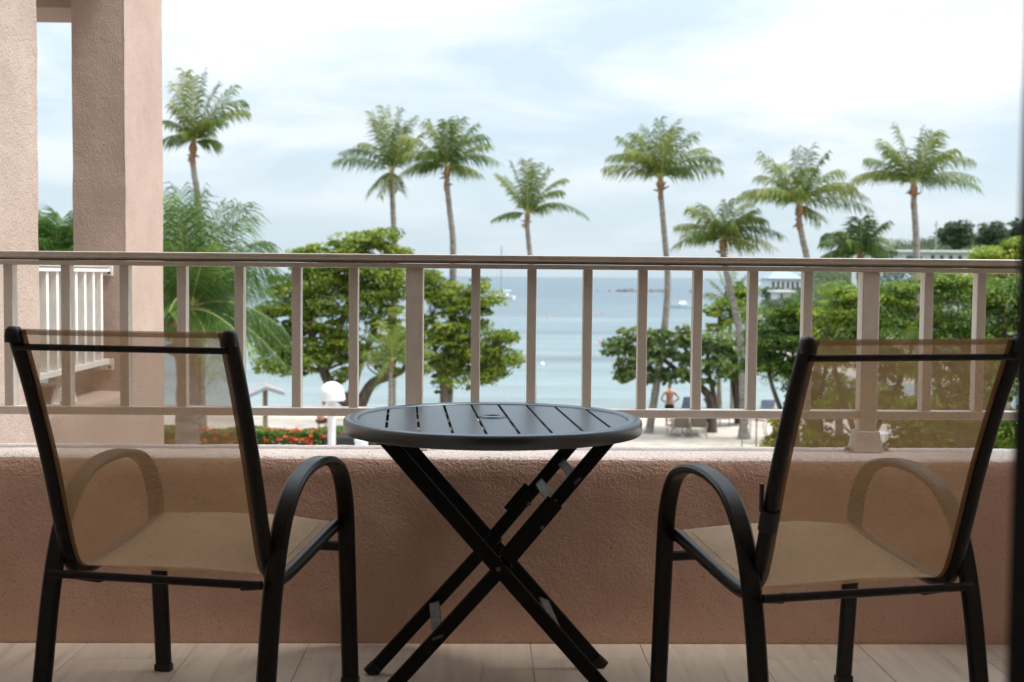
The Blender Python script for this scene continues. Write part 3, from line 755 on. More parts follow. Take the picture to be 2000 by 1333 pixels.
# ------------------------------------------------------------------ foliage
G = {
    'palm': mat_leaf('palm_leaf', (0.014, 0.045, 0.010), (0.052, 0.110, 0.018), (0.17, 0.20, 0.030), 0.30, 0.45),
    'palm_near': mat_leaf('near_palm_leaf', (0.020, 0.058, 0.014), (0.060, 0.135, 0.024), (0.16, 0.25, 0.040), 0.34, 0.4),
    'almond': mat_leaf('broad_leaf', (0.065, 0.120, 0.018), (0.165, 0.240, 0.030), (0.31, 0.36, 0.050), 0.48, 0.5),
    'grape': mat_leaf('round_leaf', (0.045, 0.095, 0.028), (0.115, 0.175, 0.048), (0.22, 0.26, 0.085), 0.34, 0.45),
    'feather': mat_leaf('feathery_leaf', (0.025, 0.075, 0.011), (0.100, 0.180, 0.018), (0.26, 0.33, 0.034), 0.42, 0.55),
    'bright': mat_leaf('bright_leaf', (0.08, 0.15, 0.016), (0.18, 0.26, 0.026), (0.32, 0.36, 0.045), 0.38, 0.55),
    'far': mat_leaf('hazy_far_leaf', (0.05, 0.08, 0.042), (0.075, 0.112, 0.054), (0.115, 0.155, 0.068), 0.2, 0.7),  # leaf colours lightened to paint in the distance haze
    'hedge': mat_leaf('hedge_leaf', (0.03, 0.08, 0.012), (0.08, 0.15, 0.02), (0.20, 0.25, 0.03), 0.3, 0.5),
    'flower': mat_leaf('orange_flower', (0.40, 0.035, 0.012), (0.50, 0.075, 0.018), (0.55, 0.17, 0.03), 0.3, 0.6),
    'croton': mat_leaf('yellow_green_leaf', (0.10, 0.14, 0.01), (0.28, 0.28, 0.02), (0.45, 0.36, 0.03), 0.3, 0.5),
}
M['bark'] = mat_basic('grey_brown_bark', (0.085, 0.065, 0.050), (0.19, 0.155, 0.125), rough=0.9, scale=9, bump=0.6, bscale=18, bdist=0.03, stretch=(1, 1, 0.3))
M['dark_bark'] = mat_basic('dark_bark', (0.035, 0.026, 0.020), (0.10, 0.075, 0.055), rough=0.9, scale=8, bump=0.6, bscale=16, bdist=0.03, stretch=(1, 1, 0.3))
M['palm_bark'] = mat_basic('palm_bark', (0.13, 0.118, 0.10), (0.25, 0.23, 0.20), rough=0.9, scale=7, bump=0.8, bscale=5, bdist=0.03, stretch=(0.5, 0.5, 3.0))
M['palm_fibre'] = mat_basic('brown_palm_fibre', (0.13, 0.065, 0.03), (0.27, 0.155, 0.075), rough=0.95, scale=12, bump=0.7, bscale=22, bdist=0.02)
M['rachis'] = mat_basic('yellow_green_rachis', (0.20, 0.24, 0.06), (0.32, 0.31, 0.10), rough=0.6, scale=6)

def leaf_quads(P, N, size, aspect=0.55, jitter=0.9, tint=None):
    """P points, N preferred normals -> verts, quads: one kite-shaped leaf each, slightly folded towards its tip."""
    n_ = len(P)
    Nn = N + rng.normal(0, jitter, (n_, 3)); Nn /= np.linalg.norm(Nn, axis=1, keepdims=True) + 1e-9
    A = rng.normal(0, 1, (n_, 3)); A -= Nn * np.sum(A * Nn, axis=1, keepdims=True); A /= np.linalg.norm(A, axis=1, keepdims=True) + 1e-9
    B = np.cross(Nn, A)
    s = (size * rng.uniform(0.6, 1.25, n_))[:, None]
    v = np.empty((n_, 4, 3))
    v[:, 0] = P - A * s * 0.5
    v[:, 1] = P + B * s * 0.5 * aspect - A * s * 0.02
    v[:, 2] = P + A * s * 0.5 - Nn * s * 0.12
    v[:, 3] = P - B * s * 0.5 * aspect - A * s * 0.02
    return v.reshape(-1, 3), np.arange(n_ * 4).reshape(-1, 4)

def puff_points(centers, radii, per, top_bias=0.55, fill=0.35):
    """Leaves spread over the shell of every puff, fewer underneath."""
    k_ = len(centers)
    d = rng.normal(0, 1, (k_ * per, 3)); d /= np.linalg.norm(d, axis=1, keepdims=True)
    flip = (d[:, 2] < -0.15) & (rng.random(len(d)) < top_bias)
    d[flip, 2] *= -1
    r_ = 1 - fill * rng.random(len(d)) ** 1.5
    C = np.repeat(centers, per, axis=0); RR = np.repeat(radii, per, axis=0)
    P = C + d * RR * r_[:, None]
    N = d / RR; N /= np.linalg.norm(N, axis=1, keepdims=True)
    return P, N + np.array([0, 0, 0.45])

def tree(name, label, base, trunk_paths, blobs, y, leafmat, leaf=0.2, per=60, puffs_per_m2=1.1, puff_r=0.55, flat=0.55, barkmat='bark', group=None, depth=0.75, cat='tree', aspect=0.55, tint_mu=0.45, gap=0.0, seed=1, jitter=0.9):
    """blobs: (px, py, rx, ry[, dy]) ellipses as seen in the photograph at distance y; each becomes a real ellipsoid of puffs."""
    loc = Vector((base[0], base[1], base[2]))
    root = empty(name, loc, 0, label, cat, group)
    cs, rs, bl = [], [], []
    for b in blobs:
        px, py, rx, ry = b[:4]; dyy = b[4] if len(b) > 4 else 0.0
        c = W(px, py, y + dyy); sc = (y + dyy) / F
        RX, RZ = rx * sc, ry * sc; RY = max(RX, RZ) * depth
        nP = max(9, int(2.7 * RX * RZ * 3.14 * puffs_per_m2 * (1.5 + RY * 0.55) / (puff_r ** 1.2)))
        d = rng.normal(0, 1, (nP, 3)); d /= np.linalg.norm(d, axis=1, keepdims=True)
        rr = rng.random(nP) ** (1 / 2.4)
        k_ = max(0.15, 1 - puff_r * 0.5 / max(RX, 0.1)); k2 = max(0.15, 1 - puff_r * flat * 0.5 / max(RZ, 0.1))
        pts = np.array([c.x, c.y, c.z]) + d * rr[:, None] * np.array([RX * k_, RY, RZ * k2])
        pr = puff_r * rng.uniform(0.45, 1.4, nP)
        out_ = rng.random(nP) < 0.13          # stray twigs beyond the rounded mass
        ctr_ = np.array([c.x, c.y, c.z])
        pts[out_] = ctr_ + (pts[out_] - ctr_) / (rr[out_][:, None] + 0.05) * rng.uniform(1.05, 1.22, (out_.sum(), 1))
        pr[out_] *= 0.5
        cs.append(pts)
        bl.append((c, RX, RZ))
        rs.append(np.stack([pr, pr, pr * flat], axis=1))
    C = np.concatenate(cs); RR = np.concatenate(rs)
    if gap: keep = rng.random(len(C)) > gap; C = C[keep]; RR = RR[keep]
    P, N = puff_points(C, RR, per)
    v, f = leaf_quads(P, N, leaf, aspect, jitter)
    puff_t = rng.normal(tint_mu, 0.20, len(C))
    t = np.clip(np.repeat(puff_t, per) + rng.normal(0, 0.16, len(P)), 0, 1)
    np_mesh('crown', v - np.array(loc), f, leafmat, root, t)
    # trunk and limbs, then twigs reaching to a sample of the puffs
    tr = MB(); tips = []
    for (pts, ra, rb) in trunk_paths:
        path = smooth_path([Vector(q) - loc for q in pts], 5)
        n_ = len(path)
        tr.sweep(path, circ(1.0, 9), None, [ra + (rb - ra) * (i / (n_ - 1)) ** 0.8 for i in range(n_)])
        tips += [(q, rb) for q in path[n_ // 2:]]
    tk = tr.build('trunk', M[barkmat], root, smooth=True)
    tw = MB()
    idx = rng.choice(len(C), min(len(C), 46), replace=False)
    for i in idx:
        q = Vector(C[i]) - loc
        if not tips: break
        s0, r_ = min(tips, key=lambda t_: (t_[0] - q).length + max(0, t_[0].z - q.z) * 1.5)
        mid = s0.lerp(q, 0.5) + Vector((random.uniform(-.3, .3), random.uniform(-.3, .3), random.uniform(-0.1, .35)))
        tw.sweep(smooth_path([s0, mid, q], 3), circ(1.0, 5), None, [max(r_ * 0.6, 0.02) * (1 - 0.75 * j / 6) for j in range(7)])
    if tw.v:
        o = tw.build('branches', M[barkmat], root, smooth=True); o['kind'] = 'stuff'
    return root

def gpt(px, y, z=None):
    p_ = W(px, 700, y); return Vector((p_.x, y, terrain(p_.x, y) if z is None else z))

# ---- coconut palms
def frond_mesh(P0, P1, P2, leaf_len, mat, parent, leafmat_near=False, width=0.035, nl=30, droop=0.55, rach=0.02, tone=0.5):
    """One feather leaf: arched rachis with two rows of drooping leaflets. Points are relative to the palm's base."""
    P0, P1, P2 = Vector(P0), Vector(P1), Vector(P2)
    L = (P1 - P0).length + (P2 - P1).length
    vs, fs, tt = [], [], []
    def B(t): return P0 * (1 - t) ** 2 + P1 * 2 * t * (1 - t) + P2 * t * t
    def T(t): return ((P1 - P0) * 2 * (1 - t) + (P2 - P1) * 2 * t).normalized()
    hv = Vector((P2.x - P0.x, P2.y - P0.y, 0))
    if hv.length < 1e-3: hv = Vector((1, 0, 0))
    side0 = hv.normalized().cross(Vector((0, 0, 1)))
    tw = random.uniform(-0.5, 0.5)
    for sgn in (-1, 1):
        for i in range(nl):
            t = 0.10 + 0.90 * (i + random.uniform(-0.3, 0.3)) / nl
            t = min(max(t, 0.05), 1.0)
            p_, tg = B(t), T(t)
            up = side0.cross(tg).normalized()
            if up.z < 0: up = -up
            sd = (side0 * math.cos(tw) + up * math.sin(tw)) * sgn
            prof_ = math.sin(math.pi * min(1.0, 0.14 + t * 0.74)) ** 0.6
            ln = (1.38 if leafmat_near else 1.16) * leaf_len * (0.24 + 0.76 * prof_) * random.uniform(0.62, 1.2)
            hz_ = 1 - abs(tg.z)
            d1 = (sd * (0.85 - 0.35 * hz_) + tg * (0.50 + 0.35 * t) + Vector((0, 0, -0.80 * hz_))).normalized()
            d1 = (d1 + Vector((random.uniform(-1, 1), random.uniform(-1, 1), random.uniform(-1, 1))) * 0.16).normalized()
            d2 = (d1 + Vector((0, 0, -droop * random.uniform(0.8, 1.7)))).normalized()
            a = p_; b = p_ + d1 * ln * 0.5; c = b + d2 * ln * 0.5
            w1 = tg * width * 0.5
            n0 = len(vs)
            vs += [a - w1 * 0.6, a + w1 * 0.6, b + w1, b - w1, c]
            fs += [(n0, n0 + 1, n0 + 2, n0 + 3), (n0 + 3, n0 + 2, n0 + 4, n0 + 4)]
            tv = min(1, max(0, tone + random.uniform(-0.16, 0.16) + 0.22 * (t - 0.5)))
            tt += [tv, tv]
    f4 = [f if f[2] != f[3] else None for f in fs]
    # triangles and quads together: from_pydata
    faces = [f if f[2] != f[3] else f[:3] for f in fs]
    me = bpy.data.meshes.new('frond'); me.from_pydata([tuple(v) for v in vs], [], faces); me.update()
    a_ = me.attributes.new('tint', 'FLOAT', 'FACE'); a_.data.foreach_set('value', np.array(tt, dtype=np.float32))
    o = link('frond', me, mat, parent)
    path = [B(k_ / 9) for k_ in range(10)]
    MB().sweep(path, circ(1.0, 5), None, [rach * (1 - 0.85 * k_ / 9) for k_ in range(10)]).build('rachis', M['rachis'], o, smooth=True)
    return o

def palm(label, y, crown, trunk_px, tips, extra=8, L=2.7, leafmat='palm', r_base=0.17, r_top=0.10, swell=0.19, leaf_len=0.75, nl=40, name='coconut_palm', group='coconut palms along the beach', base_z=None, width=0.040, seed=0, tone=0.62, rach=0.022):
    """crown: photo bearing of the point where the leaves spring; trunk_px: bearings down the trunk; tips: bearing of each leaf tip (+depth offset)."""
    random.seed(100 + seed)
    sc = y / F
    top = W(crown[0], crown[1], y)
    pts = [W(px, py, y) for (px, py) in trunk_px]
    gz_ = terrain(pts[-1].x, y) - 0.1 if base_z is None else base_z
    last = pts[-1]
    if last.z > gz_ + 0.3: pts.append(Vector((last.x + (last.x - pts[-2].x) * 0.25, y, gz_)))
    base = Vector((pts[-1].x, y, gz_))
    root = empty(name, base, 0, label, 'palm tree', group)
    path = smooth_path([p_ - base for p_ in [top] + pts], 6)
    n_ = len(path)
    rad = []
    for i, q in enumerate(path):
        t = i / (n_ - 1)
        r_ = r_top + (r_base - r_top) * t ** 1.3 + (0.10 * max(0, (t - 0.93) / 0.07))
        rad.append(r_ * (1 + 0.05 * math.sin(i * 2.1)))
    MB().sweep(path, circ(1.0, 10), None, rad).build('trunk', M['palm_bark'], root, smooth=True)
    # fibrous, nut-bearing bulge just under the leaves
    ax = (path[0] - path[3]).normalized() if n_ > 3 else Vector((0, 0, 1))
    c0 = path[0]
    fib = MB()
    prof_r = [0.55, 0.85, 1.0, 1.05, 0.9, 0.7, 0.8, 0.95, 0.8, 0.5]
    pth = [c0 + ax * (0.34 - 0.12 * i) * (swell / 0.19) * 0.95 for i in range(10)]
    fib.sweep(pth, circ(1.0, 10), None, [swell * 0.70 * r_ * random.uniform(0.85, 1.15) for r_ in prof_r])
    for k_ in range(7):
        a = random.uniform(0, 6.28); q = c0 + ax * random.uniform(-0.5, 0.0) * (swell / 0.19)
        e_ = Vector((math.cos(a), math.sin(a), random.uniform(-0.2, 0.5))) * swell * random.uniform(1.2, 1.9)
        fib.sweep([q, q + e_ * 0.6, q + e_ + Vector((0, 0, random.uniform(-0.1, 0.1)))], circ(1.0, 5), None, [swell * 0.3, swell * 0.22, swell * 0.08])
    fib.build('fibre_base', M['palm_fibre'], root, smooth=True)
    c0 = c0 + ax * 0.22 * (swell / 0.19)
    fr = []
    for tpx in tips:
        px, py = tpx[:2]; dd = tpx[2] if len(tpx) > 2 else random.uniform(-0.5, 0.5)
        tip = W(px, py, y + dd * L) - base
        fr.append(tip)
    for k_ in range(max(2, extra // 3 if leafmat == 'palm' else extra // 2)):                       # the leaves that point towards and away from the camera
        a = random.choice([1.57, -1.57]) + random.uniform(-0.75, 0.75)
        el = random.uniform(-0.35, 1.2)
        fr.append(c0 + Vector((math.cos(a) * math.cos(el), math.sin(a) * math.cos(el), math.sin(el) + 0.0)) * L * random.uniform(0.62, 0.9))
    for tip in fr:
        v = tip - c0
        hor = Vector((v.x, v.y, 0)).length
        arch = 0.10 * v.length + random.uniform(0.14, 0.34) * hor * (1.0 if v.z < hor else 0.6)
        ctrl = c0 + v * 0.42 + Vector((0, 0, arch))
        up_ = max(0.0, v.z / max(v.length, 0.01))
        frond_mesh(c0 + Vector((random.uniform(-1, 1), random.uniform(-1, 1), 0)) * swell * 0.4, ctrl, tip, leaf_len * random.uniform(0.85, 1.1), G[leafmat], root, leafmat_near=(leafmat == 'palm_near'), width=width, nl=nl, droop=random.uniform(0.5, 1.0), rach=rach, tone=tone + random.uniform(-0.22, 0.28))
    return root

D1 = 46.0
palm('coconut palm with upright windblown crown, just right of the left pillars', 46, (377, 292), [(377, 312), (379, 340), (385, 375), (388, 430), (390, 520), (392, 700)],
     [(362, 140, .1), (378, 150, -.3), (398, 142, .2), (425, 165, 0), (455, 168, .3), (478, 195, -.2), (482, 215, .2), (440, 235, -.4), (425, 275, .1), (338, 205, 0), (325, 235, .2), (318, 272, -.1), (345, 165, .3), (352, 260, -.5), (410, 250, .5)], extra=7, L=2.3, leaf_len=0.62, seed=1, r_top=0.09, swell=0.19, nl=44)
palm('tall coconut palm with one long leaf reaching left, left of the pair of touching palms', 52, (766, 345), [(766, 365), (768, 420), (770, 470), (770, 540), (768, 640), (766, 780)],
     [(655, 312, 0), (668, 296, .3), (718, 378, .1), (742, 385, -.2), (725, 220, 0), (752, 212, .2), (780, 214, -.1), (805, 232, .2), (822, 262, 0), (738, 235, -.3), (800, 285, .4), (778, 372, .2), (700, 280, .5)], extra=8, L=2.6, leaf_len=0.68, seed=2, swell=0.14, nl=44)
palm('coconut palm with drooping crown, right one of the touching pair', 50, (873, 340), [(873, 360), (878, 410), (884, 460), (885, 500), (884, 560), (880, 700), (876, 800)],
     [(788, 262, .1), (775, 345, 0), (800, 330, .2), (838, 236, 0), (872, 236, .1), (898, 234, -.2), (925, 245, .2), (955, 280, .1), (968, 312, 0), (935, 338, -.3), (912, 335, .3), (826, 296, -.4), (905, 262, .4), (790, 300, -.2), (945, 262, -.4)], extra=8, L=2.5, leaf_len=0.68, seed=3, nl=44)
palm('small-crowned coconut palm between the touching pair and the tallest palm, two low leaves spread wide', 50, (1030, 428), [(1030, 446), (1033, 480), (1037, 520), (1039, 600), (1040, 700), (1041, 800)],
     [(963, 428, 0), (972, 340, 0), (1000, 318, .2), (1028, 314, -.2), (1050, 320, .3), (1072, 330, 0), (1104, 348, .1), (1098, 372, -.2), (1146, 422, 0), (985, 345, .4), (1035, 335, .5)], extra=5, L=2.0, leaf_len=0.5, seed=4, r_top=0.085, r_base=0.14, swell=0.15, nl=44)
palm('tall coconut palm with orange leaf bases, its curved trunk crossing the beach', 49, (1290, 362), [(1291, 385), (1296, 440), (1302, 510), (1304, 560), (1299, 630), (1290, 700), (1281, 760), (1270, 830)],
     [(1181, 325, 0), (1188, 305, .3), (1212, 268, 0), (1238, 260, -.2), (1287, 236, 0), (1320, 240, .2), (1352, 262, 0), (1378, 288, .3), (1408, 328, 0), (1402, 308, -.3), (1250, 268, .4), (1345, 330, .2), (1262, 252, .2), (1225, 290, -.4), (1300, 262, -.5)], extra=9, L=2.6, leaf_len=0.7, seed=5, nl=44)
palm('low bushy coconut palm whose crown sits just above the railing', 47, (1412, 482), [(1413, 500), (1420, 540), (1432, 590), (1443, 640), (1449, 700), (1452, 800)],
     [(1316, 480, 0), (1322, 440, .2), (1350, 405, 0), (1378, 402, -.3), (1420, 398, 0), (1452, 398, .3), (1490, 425, 0), (1527, 458, 0), (1508, 482, .2), (1340, 455, -.4), (1470, 410, -.3), (1358, 470, .3), (1470, 478, -.3)], extra=9, L=2.4, leaf_len=0.66, seed=6, nl=44)
palm('leaning coconut palm with a wide shaggy crown between two taller palms', 46, (1561, 415), [(1562, 436), (1568, 470), (1576, 505), (1582, 560), (1590, 640), (1598, 760)],
     [(1436, 388, 0), (1450, 375, .3), (1484, 342, 0), (1492, 305, .1), (1555, 295, 0), (1580, 292, .2), (1612, 302, -.2), (1640, 330, .2), (1702, 408, 0), (1690, 382, .2), (1665, 360, -.3), (1604, 430, .1), (1525, 320, .4), (1585, 325, -.5), (1478, 372, -.4)], extra=10, L=2.7, leaf_len=0.72, seed=7, nl=44)
palm('tall coconut palm at the right with crown spread against the sky', 45, (1785, 375), [(1785, 398), (1788, 440), (1790, 490), (1792, 560), (1795, 700)],
     [(1662, 355, 0), (1670, 345, .3), (1693, 308, 0), (1722, 282, .2), (1752, 247, 0), (1800, 252, 0), (1830, 262, .2), (1868, 290, 0), (1902, 312, .2), (1914, 366, 0), (1905, 345, .3), (1735, 290, -.3), (1822, 258, -.4), (1850, 300, -.4)], extra=9, L=2.6, leaf_len=0.68, seed=8, nl=44)
palm('coconut palm crown poking up behind the railing below the tall right palm', 42, (1680, 512), [(1680, 540), (1682, 620), (1684, 700)],
     [(1606, 472, 0), (1612, 455, .3), (1640, 452, 0), (1672, 442, .2), (1700, 436, 0), (1722, 462, .2), (1750, 488, 0), (1740, 505, .3), (1605, 500, .2), (1652, 470, -.4), (1715, 480, -.4)], extra=8, L=1.9, leaf_len=0.6, seed=9, tone=0.3, nl=44)
# the near palm whose big leaves fill the left side behind the railing
palm('large near coconut palm with long leaves filling the view beside the pink column', 19, (366, 640), [(366, 680), (366, 760), (365, 860), (364, 1000)],
     [(330, 385, 0), (352, 372, .15), (392, 376, .1), (440, 398, .1), (480, 425, .2), (518, 470, .1), (470, 400, -.2), (553, 640, .1), (556, 712, 0), (520, 560, .3), (500, 690, -.3), (300, 420, 0), (250, 560, 0), (235, 500, .1), (280, 700, .1), (420, 470, -.5), (330, 470, -.5), (540, 520, -.2), (455, 560, .5), (395, 430, .4), (365, 400, -.3), (430, 740, -.3), (330, 610, -.6)],
     extra=10, L=2.4, leafmat='palm_near', leaf_len=0.46, nl=78, width=0.0145, r_top=0.15, r_base=0.21, swell=0.22, seed=10, tone=0.42, rach=0.022, group=None, name='coconut_palm')
palm('dark green palm glimpsed low between the two pink columns', 21, (112, 560), [(112, 600), (112, 760), (110, 900)],
     [(78, 440, 0), (95, 432, .1), (120, 428, .1), (145, 432, 0), (160, 450, .2), (60, 470, 0), (175, 480, 0), (110, 445, -.3), (130, 450, .4), (85, 470, .4), (190, 520, 0), (40, 520, 0)],
     extra=10, L=1.6, leafmat='palm_near', leaf_len=0.5, nl=70, r_top=0.13, r_base=0.2, swell=0.18, seed=12, tone=0.35, width=0.02, group=None)
palm('young palm with yellow-green leaves and a thin grey trunk before the big tree', 40, (764, 712), [(763, 725), (763, 780), (762, 860)],
     [(702, 715, 0), (720, 650, 0), (745, 628, .2), (775, 640, -.1), (790, 665, .2), (800, 702, 0), (850, 688, .1), (845, 720, 0), (738, 735, -.2), (728, 760, .1), (712, 690, .3), (820, 665, .2)], extra=6, L=1.4, leafmat='palm', leaf_len=0.42, nl=28, r_top=0.06, r_base=0.10, swell=0.10, seed=13, tone=0.7, group=None, name='young_palm', width=0.026)
palm('young yellowish palm behind the low bushy palm', 60, (1425, 600), [(1426, 620), (1428, 680), (1430, 760)],
     [(1378, 572, 0), (1385, 545, .1), (1405, 530, 0), (1432, 528, .1), (1455, 540, 0), (1468, 562, .1), (1395, 590, -.2), (1460, 590, -.2)], extra=6, L=1.6, leafmat='palm', leaf_len=0.5, nl=26, r_top=0.08, r_base=0.12, swell=0.12, seed=14, tone=0.85, group=None, name='young_palm')

# ---- broadleaf trees
def tp(px, py, y): return W(px, py, y)
yb = 47.0
tree('sea_almond_tree', 'big dark-trunked broadleaf tree forking low behind the lamp post, left half of the beach', gpt(690, yb),
     [([gpt(688, yb) - Vector((0, 0, .2)), tp(692, 815, yb), tp(684, 790, yb), tp(655, 765, yb), tp(632, 725, yb), tp(610, 660, yb), tp(600, 590, yb)], 0.42, 0.10),
      ([tp(692, 815, yb), tp(706, 785, yb), tp(728, 748, yb), tp(762, 735, yb), tp(792, 716, yb), tp(800, 660, yb)], 0.30, 0.07),
      ([tp(632, 725, yb), tp(660, 650, yb), tp(690, 560, yb), tp(715, 500, yb)], 0.20, 0.05),
      ([tp(684, 790, yb), tp(700, 720, yb + 1), tp(740, 620, yb + 1), tp(750, 540, yb + 1)], 0.22, 0.05)],
     [(718, 474, 74, 36), (598, 492, 40, 22), (660, 500, 50, 30), (560, 600, 70, 70), (640, 590, 80, 80), (745, 570, 85, 72), (560, 690, 75, 58), (650, 690, 75, 62), (765, 680, 72, 52), (520, 640, 40, 50), (690, 530, 90, 40), (775, 500, 26, 16), (585, 535, 40, 24)],
     yb, G['almond'], leaf=0.155, per=92, puff_r=0.50, flat=0.36, barkmat='dark_bark', depth=0.5, tint_mu=0.45, puffs_per_m2=0.85, aspect=0.6)
tree('sea_almond_tree', 'rounded broadleaf tree reaching right over the water, grey trunk hidden below the table edge', gpt(868, yb + 2),
     [([gpt(868, yb + 2) - Vector((0, 0, .2)), tp(868, 800, yb + 2), tp(867, 740, yb + 2), tp(872, 680, yb + 2), tp(890, 610, yb + 2)], 0.26, 0.07),
      ([tp(867, 740, yb + 2), tp(910, 700, yb + 2), tp(965, 695, yb + 2)], 0.13, 0.04), ([tp(868, 770, yb + 2), tp(850, 690, yb + 2), tp(845, 620, yb + 2)], 0.14, 0.04)],
     [(850, 565, 50, 38), (890, 585, 55, 40), (935, 590, 46, 48), (860, 650, 70, 60), (930, 665, 62, 50), (880, 720, 75, 50), (975, 705, 48, 36), (955, 730, 52, 28), (985, 660, 18, 14), (838, 545, 24, 16)],
     yb + 2, G['almond'], leaf=0.155, per=92, puff_r=0.48, flat=0.36, barkmat='bark', depth=0.6, tint_mu=0.50, puffs_per_m2=0.8, aspect=0.6)
tree('sea_grape_tree', 'low spreading sea grape tree over the beach chairs, right of centre', gpt(1388, 49),
     [([gpt(1392, 49) - Vector((0, 0, .2)), tp(1390, 815, 49), tp(1384, 775, 49), tp(1362, 752, 49), tp(1335, 735, 49), tp(1290, 700, 49), tp(1240, 690, 49)], 0.24, 0.06),
      ([tp(1390, 815, 49), tp(1395, 780, 49), tp(1385, 730, 49), tp(1380, 680, 49)], 0.16, 0.05), ([tp(1362, 752, 49), tp(1345, 700, 49), tp(1330, 660, 49)], 0.12, 0.04)],
     [(1205, 680, 34, 22), (1228, 668, 42, 32), (1235, 712, 48, 32), (1290, 685, 55, 48), (1345, 672, 50, 40), (1345, 720, 66, 34), (1395, 668, 50, 36), (1400, 722, 48, 34), (1430, 690, 40, 48), (1275, 735, 40, 22), (1218, 735, 18, 10)],
     49, G['grape'], leaf=0.24, per=34, puff_r=0.40, flat=0.6, barkmat='dark_bark', depth=0.7, tint_mu=0.5, puffs_per_m2=0.42, aspect=0.85, gap=0.1)
tree('slender_tree', 'loose pale green tree with thin layers behind the low palm', gpt(1405, 58),
     [([gpt(1405, 58) - Vector((0, 0, .2)), tp(1405, 780, 58), tp(1402, 690, 58), tp(1405, 620, 58), tp(1418, 570, 58)], 0.15, 0.05)],
     [(1395, 610, 34, 14), (1430, 590, 36, 20), (1460, 600, 26, 22), (1440, 625, 38, 16), (1400, 640, 26, 14), (1455, 570, 30, 22)], 58, G['bright'], leaf=0.24, per=34, puff_r=0.45, flat=0.4, tint_mu=0.35, puffs_per_m2=0.3)
tree('dark_trunk_tree', 'thick double dark trunk under dense foliage, behind the railing left of the right chair', gpt(1447, 52),
     [([gpt(1452, 52) - Vector((0, 0, .2)), tp(1450, 800, 52), tp(1444, 750, 52), tp(1438, 690, 52)], 0.30, 0.16), ([gpt(1443, 52.4) - Vector((0, 0, .2)), tp(1440, 800, 52.4), tp(1432, 750, 52.4), tp(1425, 700, 52.4)], 0.16, 0.10), ([tp(1448, 790, 52), tp(1462, 740, 52), tp(1480, 700, 52)], 0.18, 0.08)],
     [(1450, 695, 44, 46), (1475, 660, 40, 40), (1440, 725, 34, 28)], 52, G['feather'], leaf=0.16, per=80, puff_r=0.5, flat=0.4, barkmat='dark_bark', tint_mu=0.25, puffs_per_m2=0.8)
fkw = dict(leaf=0.078, per=260, puff_r=0.46, flat=0.36, barkmat='dark_bark', depth=0.5, aspect=0.6, jitter=0.65)
tree('flamboyant_tree', 'dense dark green feathery tree directly above the left upright of the right chair', gpt(1535, 31),
     [([gpt(1560, 31), tp(1560, 1000, 31), tp(1555, 850, 31), tp(1545, 720, 31)], 0.15, 0.07), ([tp(1558, 900, 31), tp(1600, 780, 31), tp(1620, 680, 31)], 0.09, 0.04), ([tp(1556, 880, 31), tp(1510, 760, 31), tp(1490, 680, 31)], 0.08, 0.035)],
     [(1515, 625, 62, 34), (1560, 600, 50, 24), (1500, 680, 58, 40), (1560, 665, 75, 48), (1525, 722, 55, 34), (1600, 640, 60, 50), (1600, 720, 60, 50), (1580, 770, 60, 36), (1480, 720, 40, 26)], 31, G['feather'], tint_mu=0.27, puffs_per_m2=1.0, **fkw)
tree('flamboyant_tree', 'yellow-green feathery tree with layered branches behind the thick right railing post', gpt(1700, 27),
     [([gpt(1690, 27), tp(1690, 1000, 27), tp(1690, 850, 27), tp(1700, 700, 27)], 0.14, 0.07), ([tp(1690, 900, 27), tp(1640, 760, 27), tp(1620, 660, 27)], 0.08, 0.035), ([tp(1690, 880, 27), tp(1760, 740, 27), tp(1790, 650, 27)], 0.08, 0.035)],
     [(1640, 580, 60, 26), (1625, 640, 56, 46), (1680, 610, 66, 44), (1740, 590, 66, 34), (1730, 650, 74, 46), (1660, 700, 80, 40), (1750, 720, 70, 44), (1700, 770, 90, 40), (1790, 620, 50, 50), (1770, 566, 40, 14)], 27, G['feather'], tint_mu=0.55, puffs_per_m2=1.0, **fkw)
tree('flamboyant_tree', 'dense mid green feathery tree against the dark door frame at the right edge', gpt(1880, 24),
     [([gpt(1880, 24), tp(1880, 1000, 24), tp(1882, 850, 24), tp(1885, 680, 24)], 0.14, 0.07), ([tp(1880, 900, 24), tp(1940, 760, 24), tp(1960, 660, 24)], 0.08, 0.035), ([tp(1880, 880, 24), tp(1830, 740, 24), tp(1820, 650, 24)], 0.08, 0.035)],
     [(1860, 570, 60, 34), (1930, 580, 60, 46), (1840, 640, 60, 52), (1920, 660, 80, 60), (1860, 730, 84, 54), (1960, 740, 70, 70), (1900, 810, 80, 60), (1975, 830, 60, 60), (1850, 550, 30, 12), (1990, 600, 60, 60), (2040, 700, 80, 100)], 24, G['feather'], tint_mu=0.42, puffs_per_m2=1.0, **fkw)
tree('bright_green_tree', 'bright yellow-green treetop above the railing at the far right', gpt(1960, 34),
     [([gpt(1965, 34), tp(1965, 900, 34), tp(1960, 650, 34), tp(1955, 530, 34)], 0.25, 0.08)],
     [(1925, 500, 38, 17), (1965, 492, 46, 20), (1990, 478, 44, 18), (2020, 500, 60, 40), (1950, 530, 60, 24)], 34, G['bright'], leaf=0.09, per=220, puff_r=0.42, flat=0.36, tint_mu=0.5, puffs_per_m2=1.0, depth=0.6)
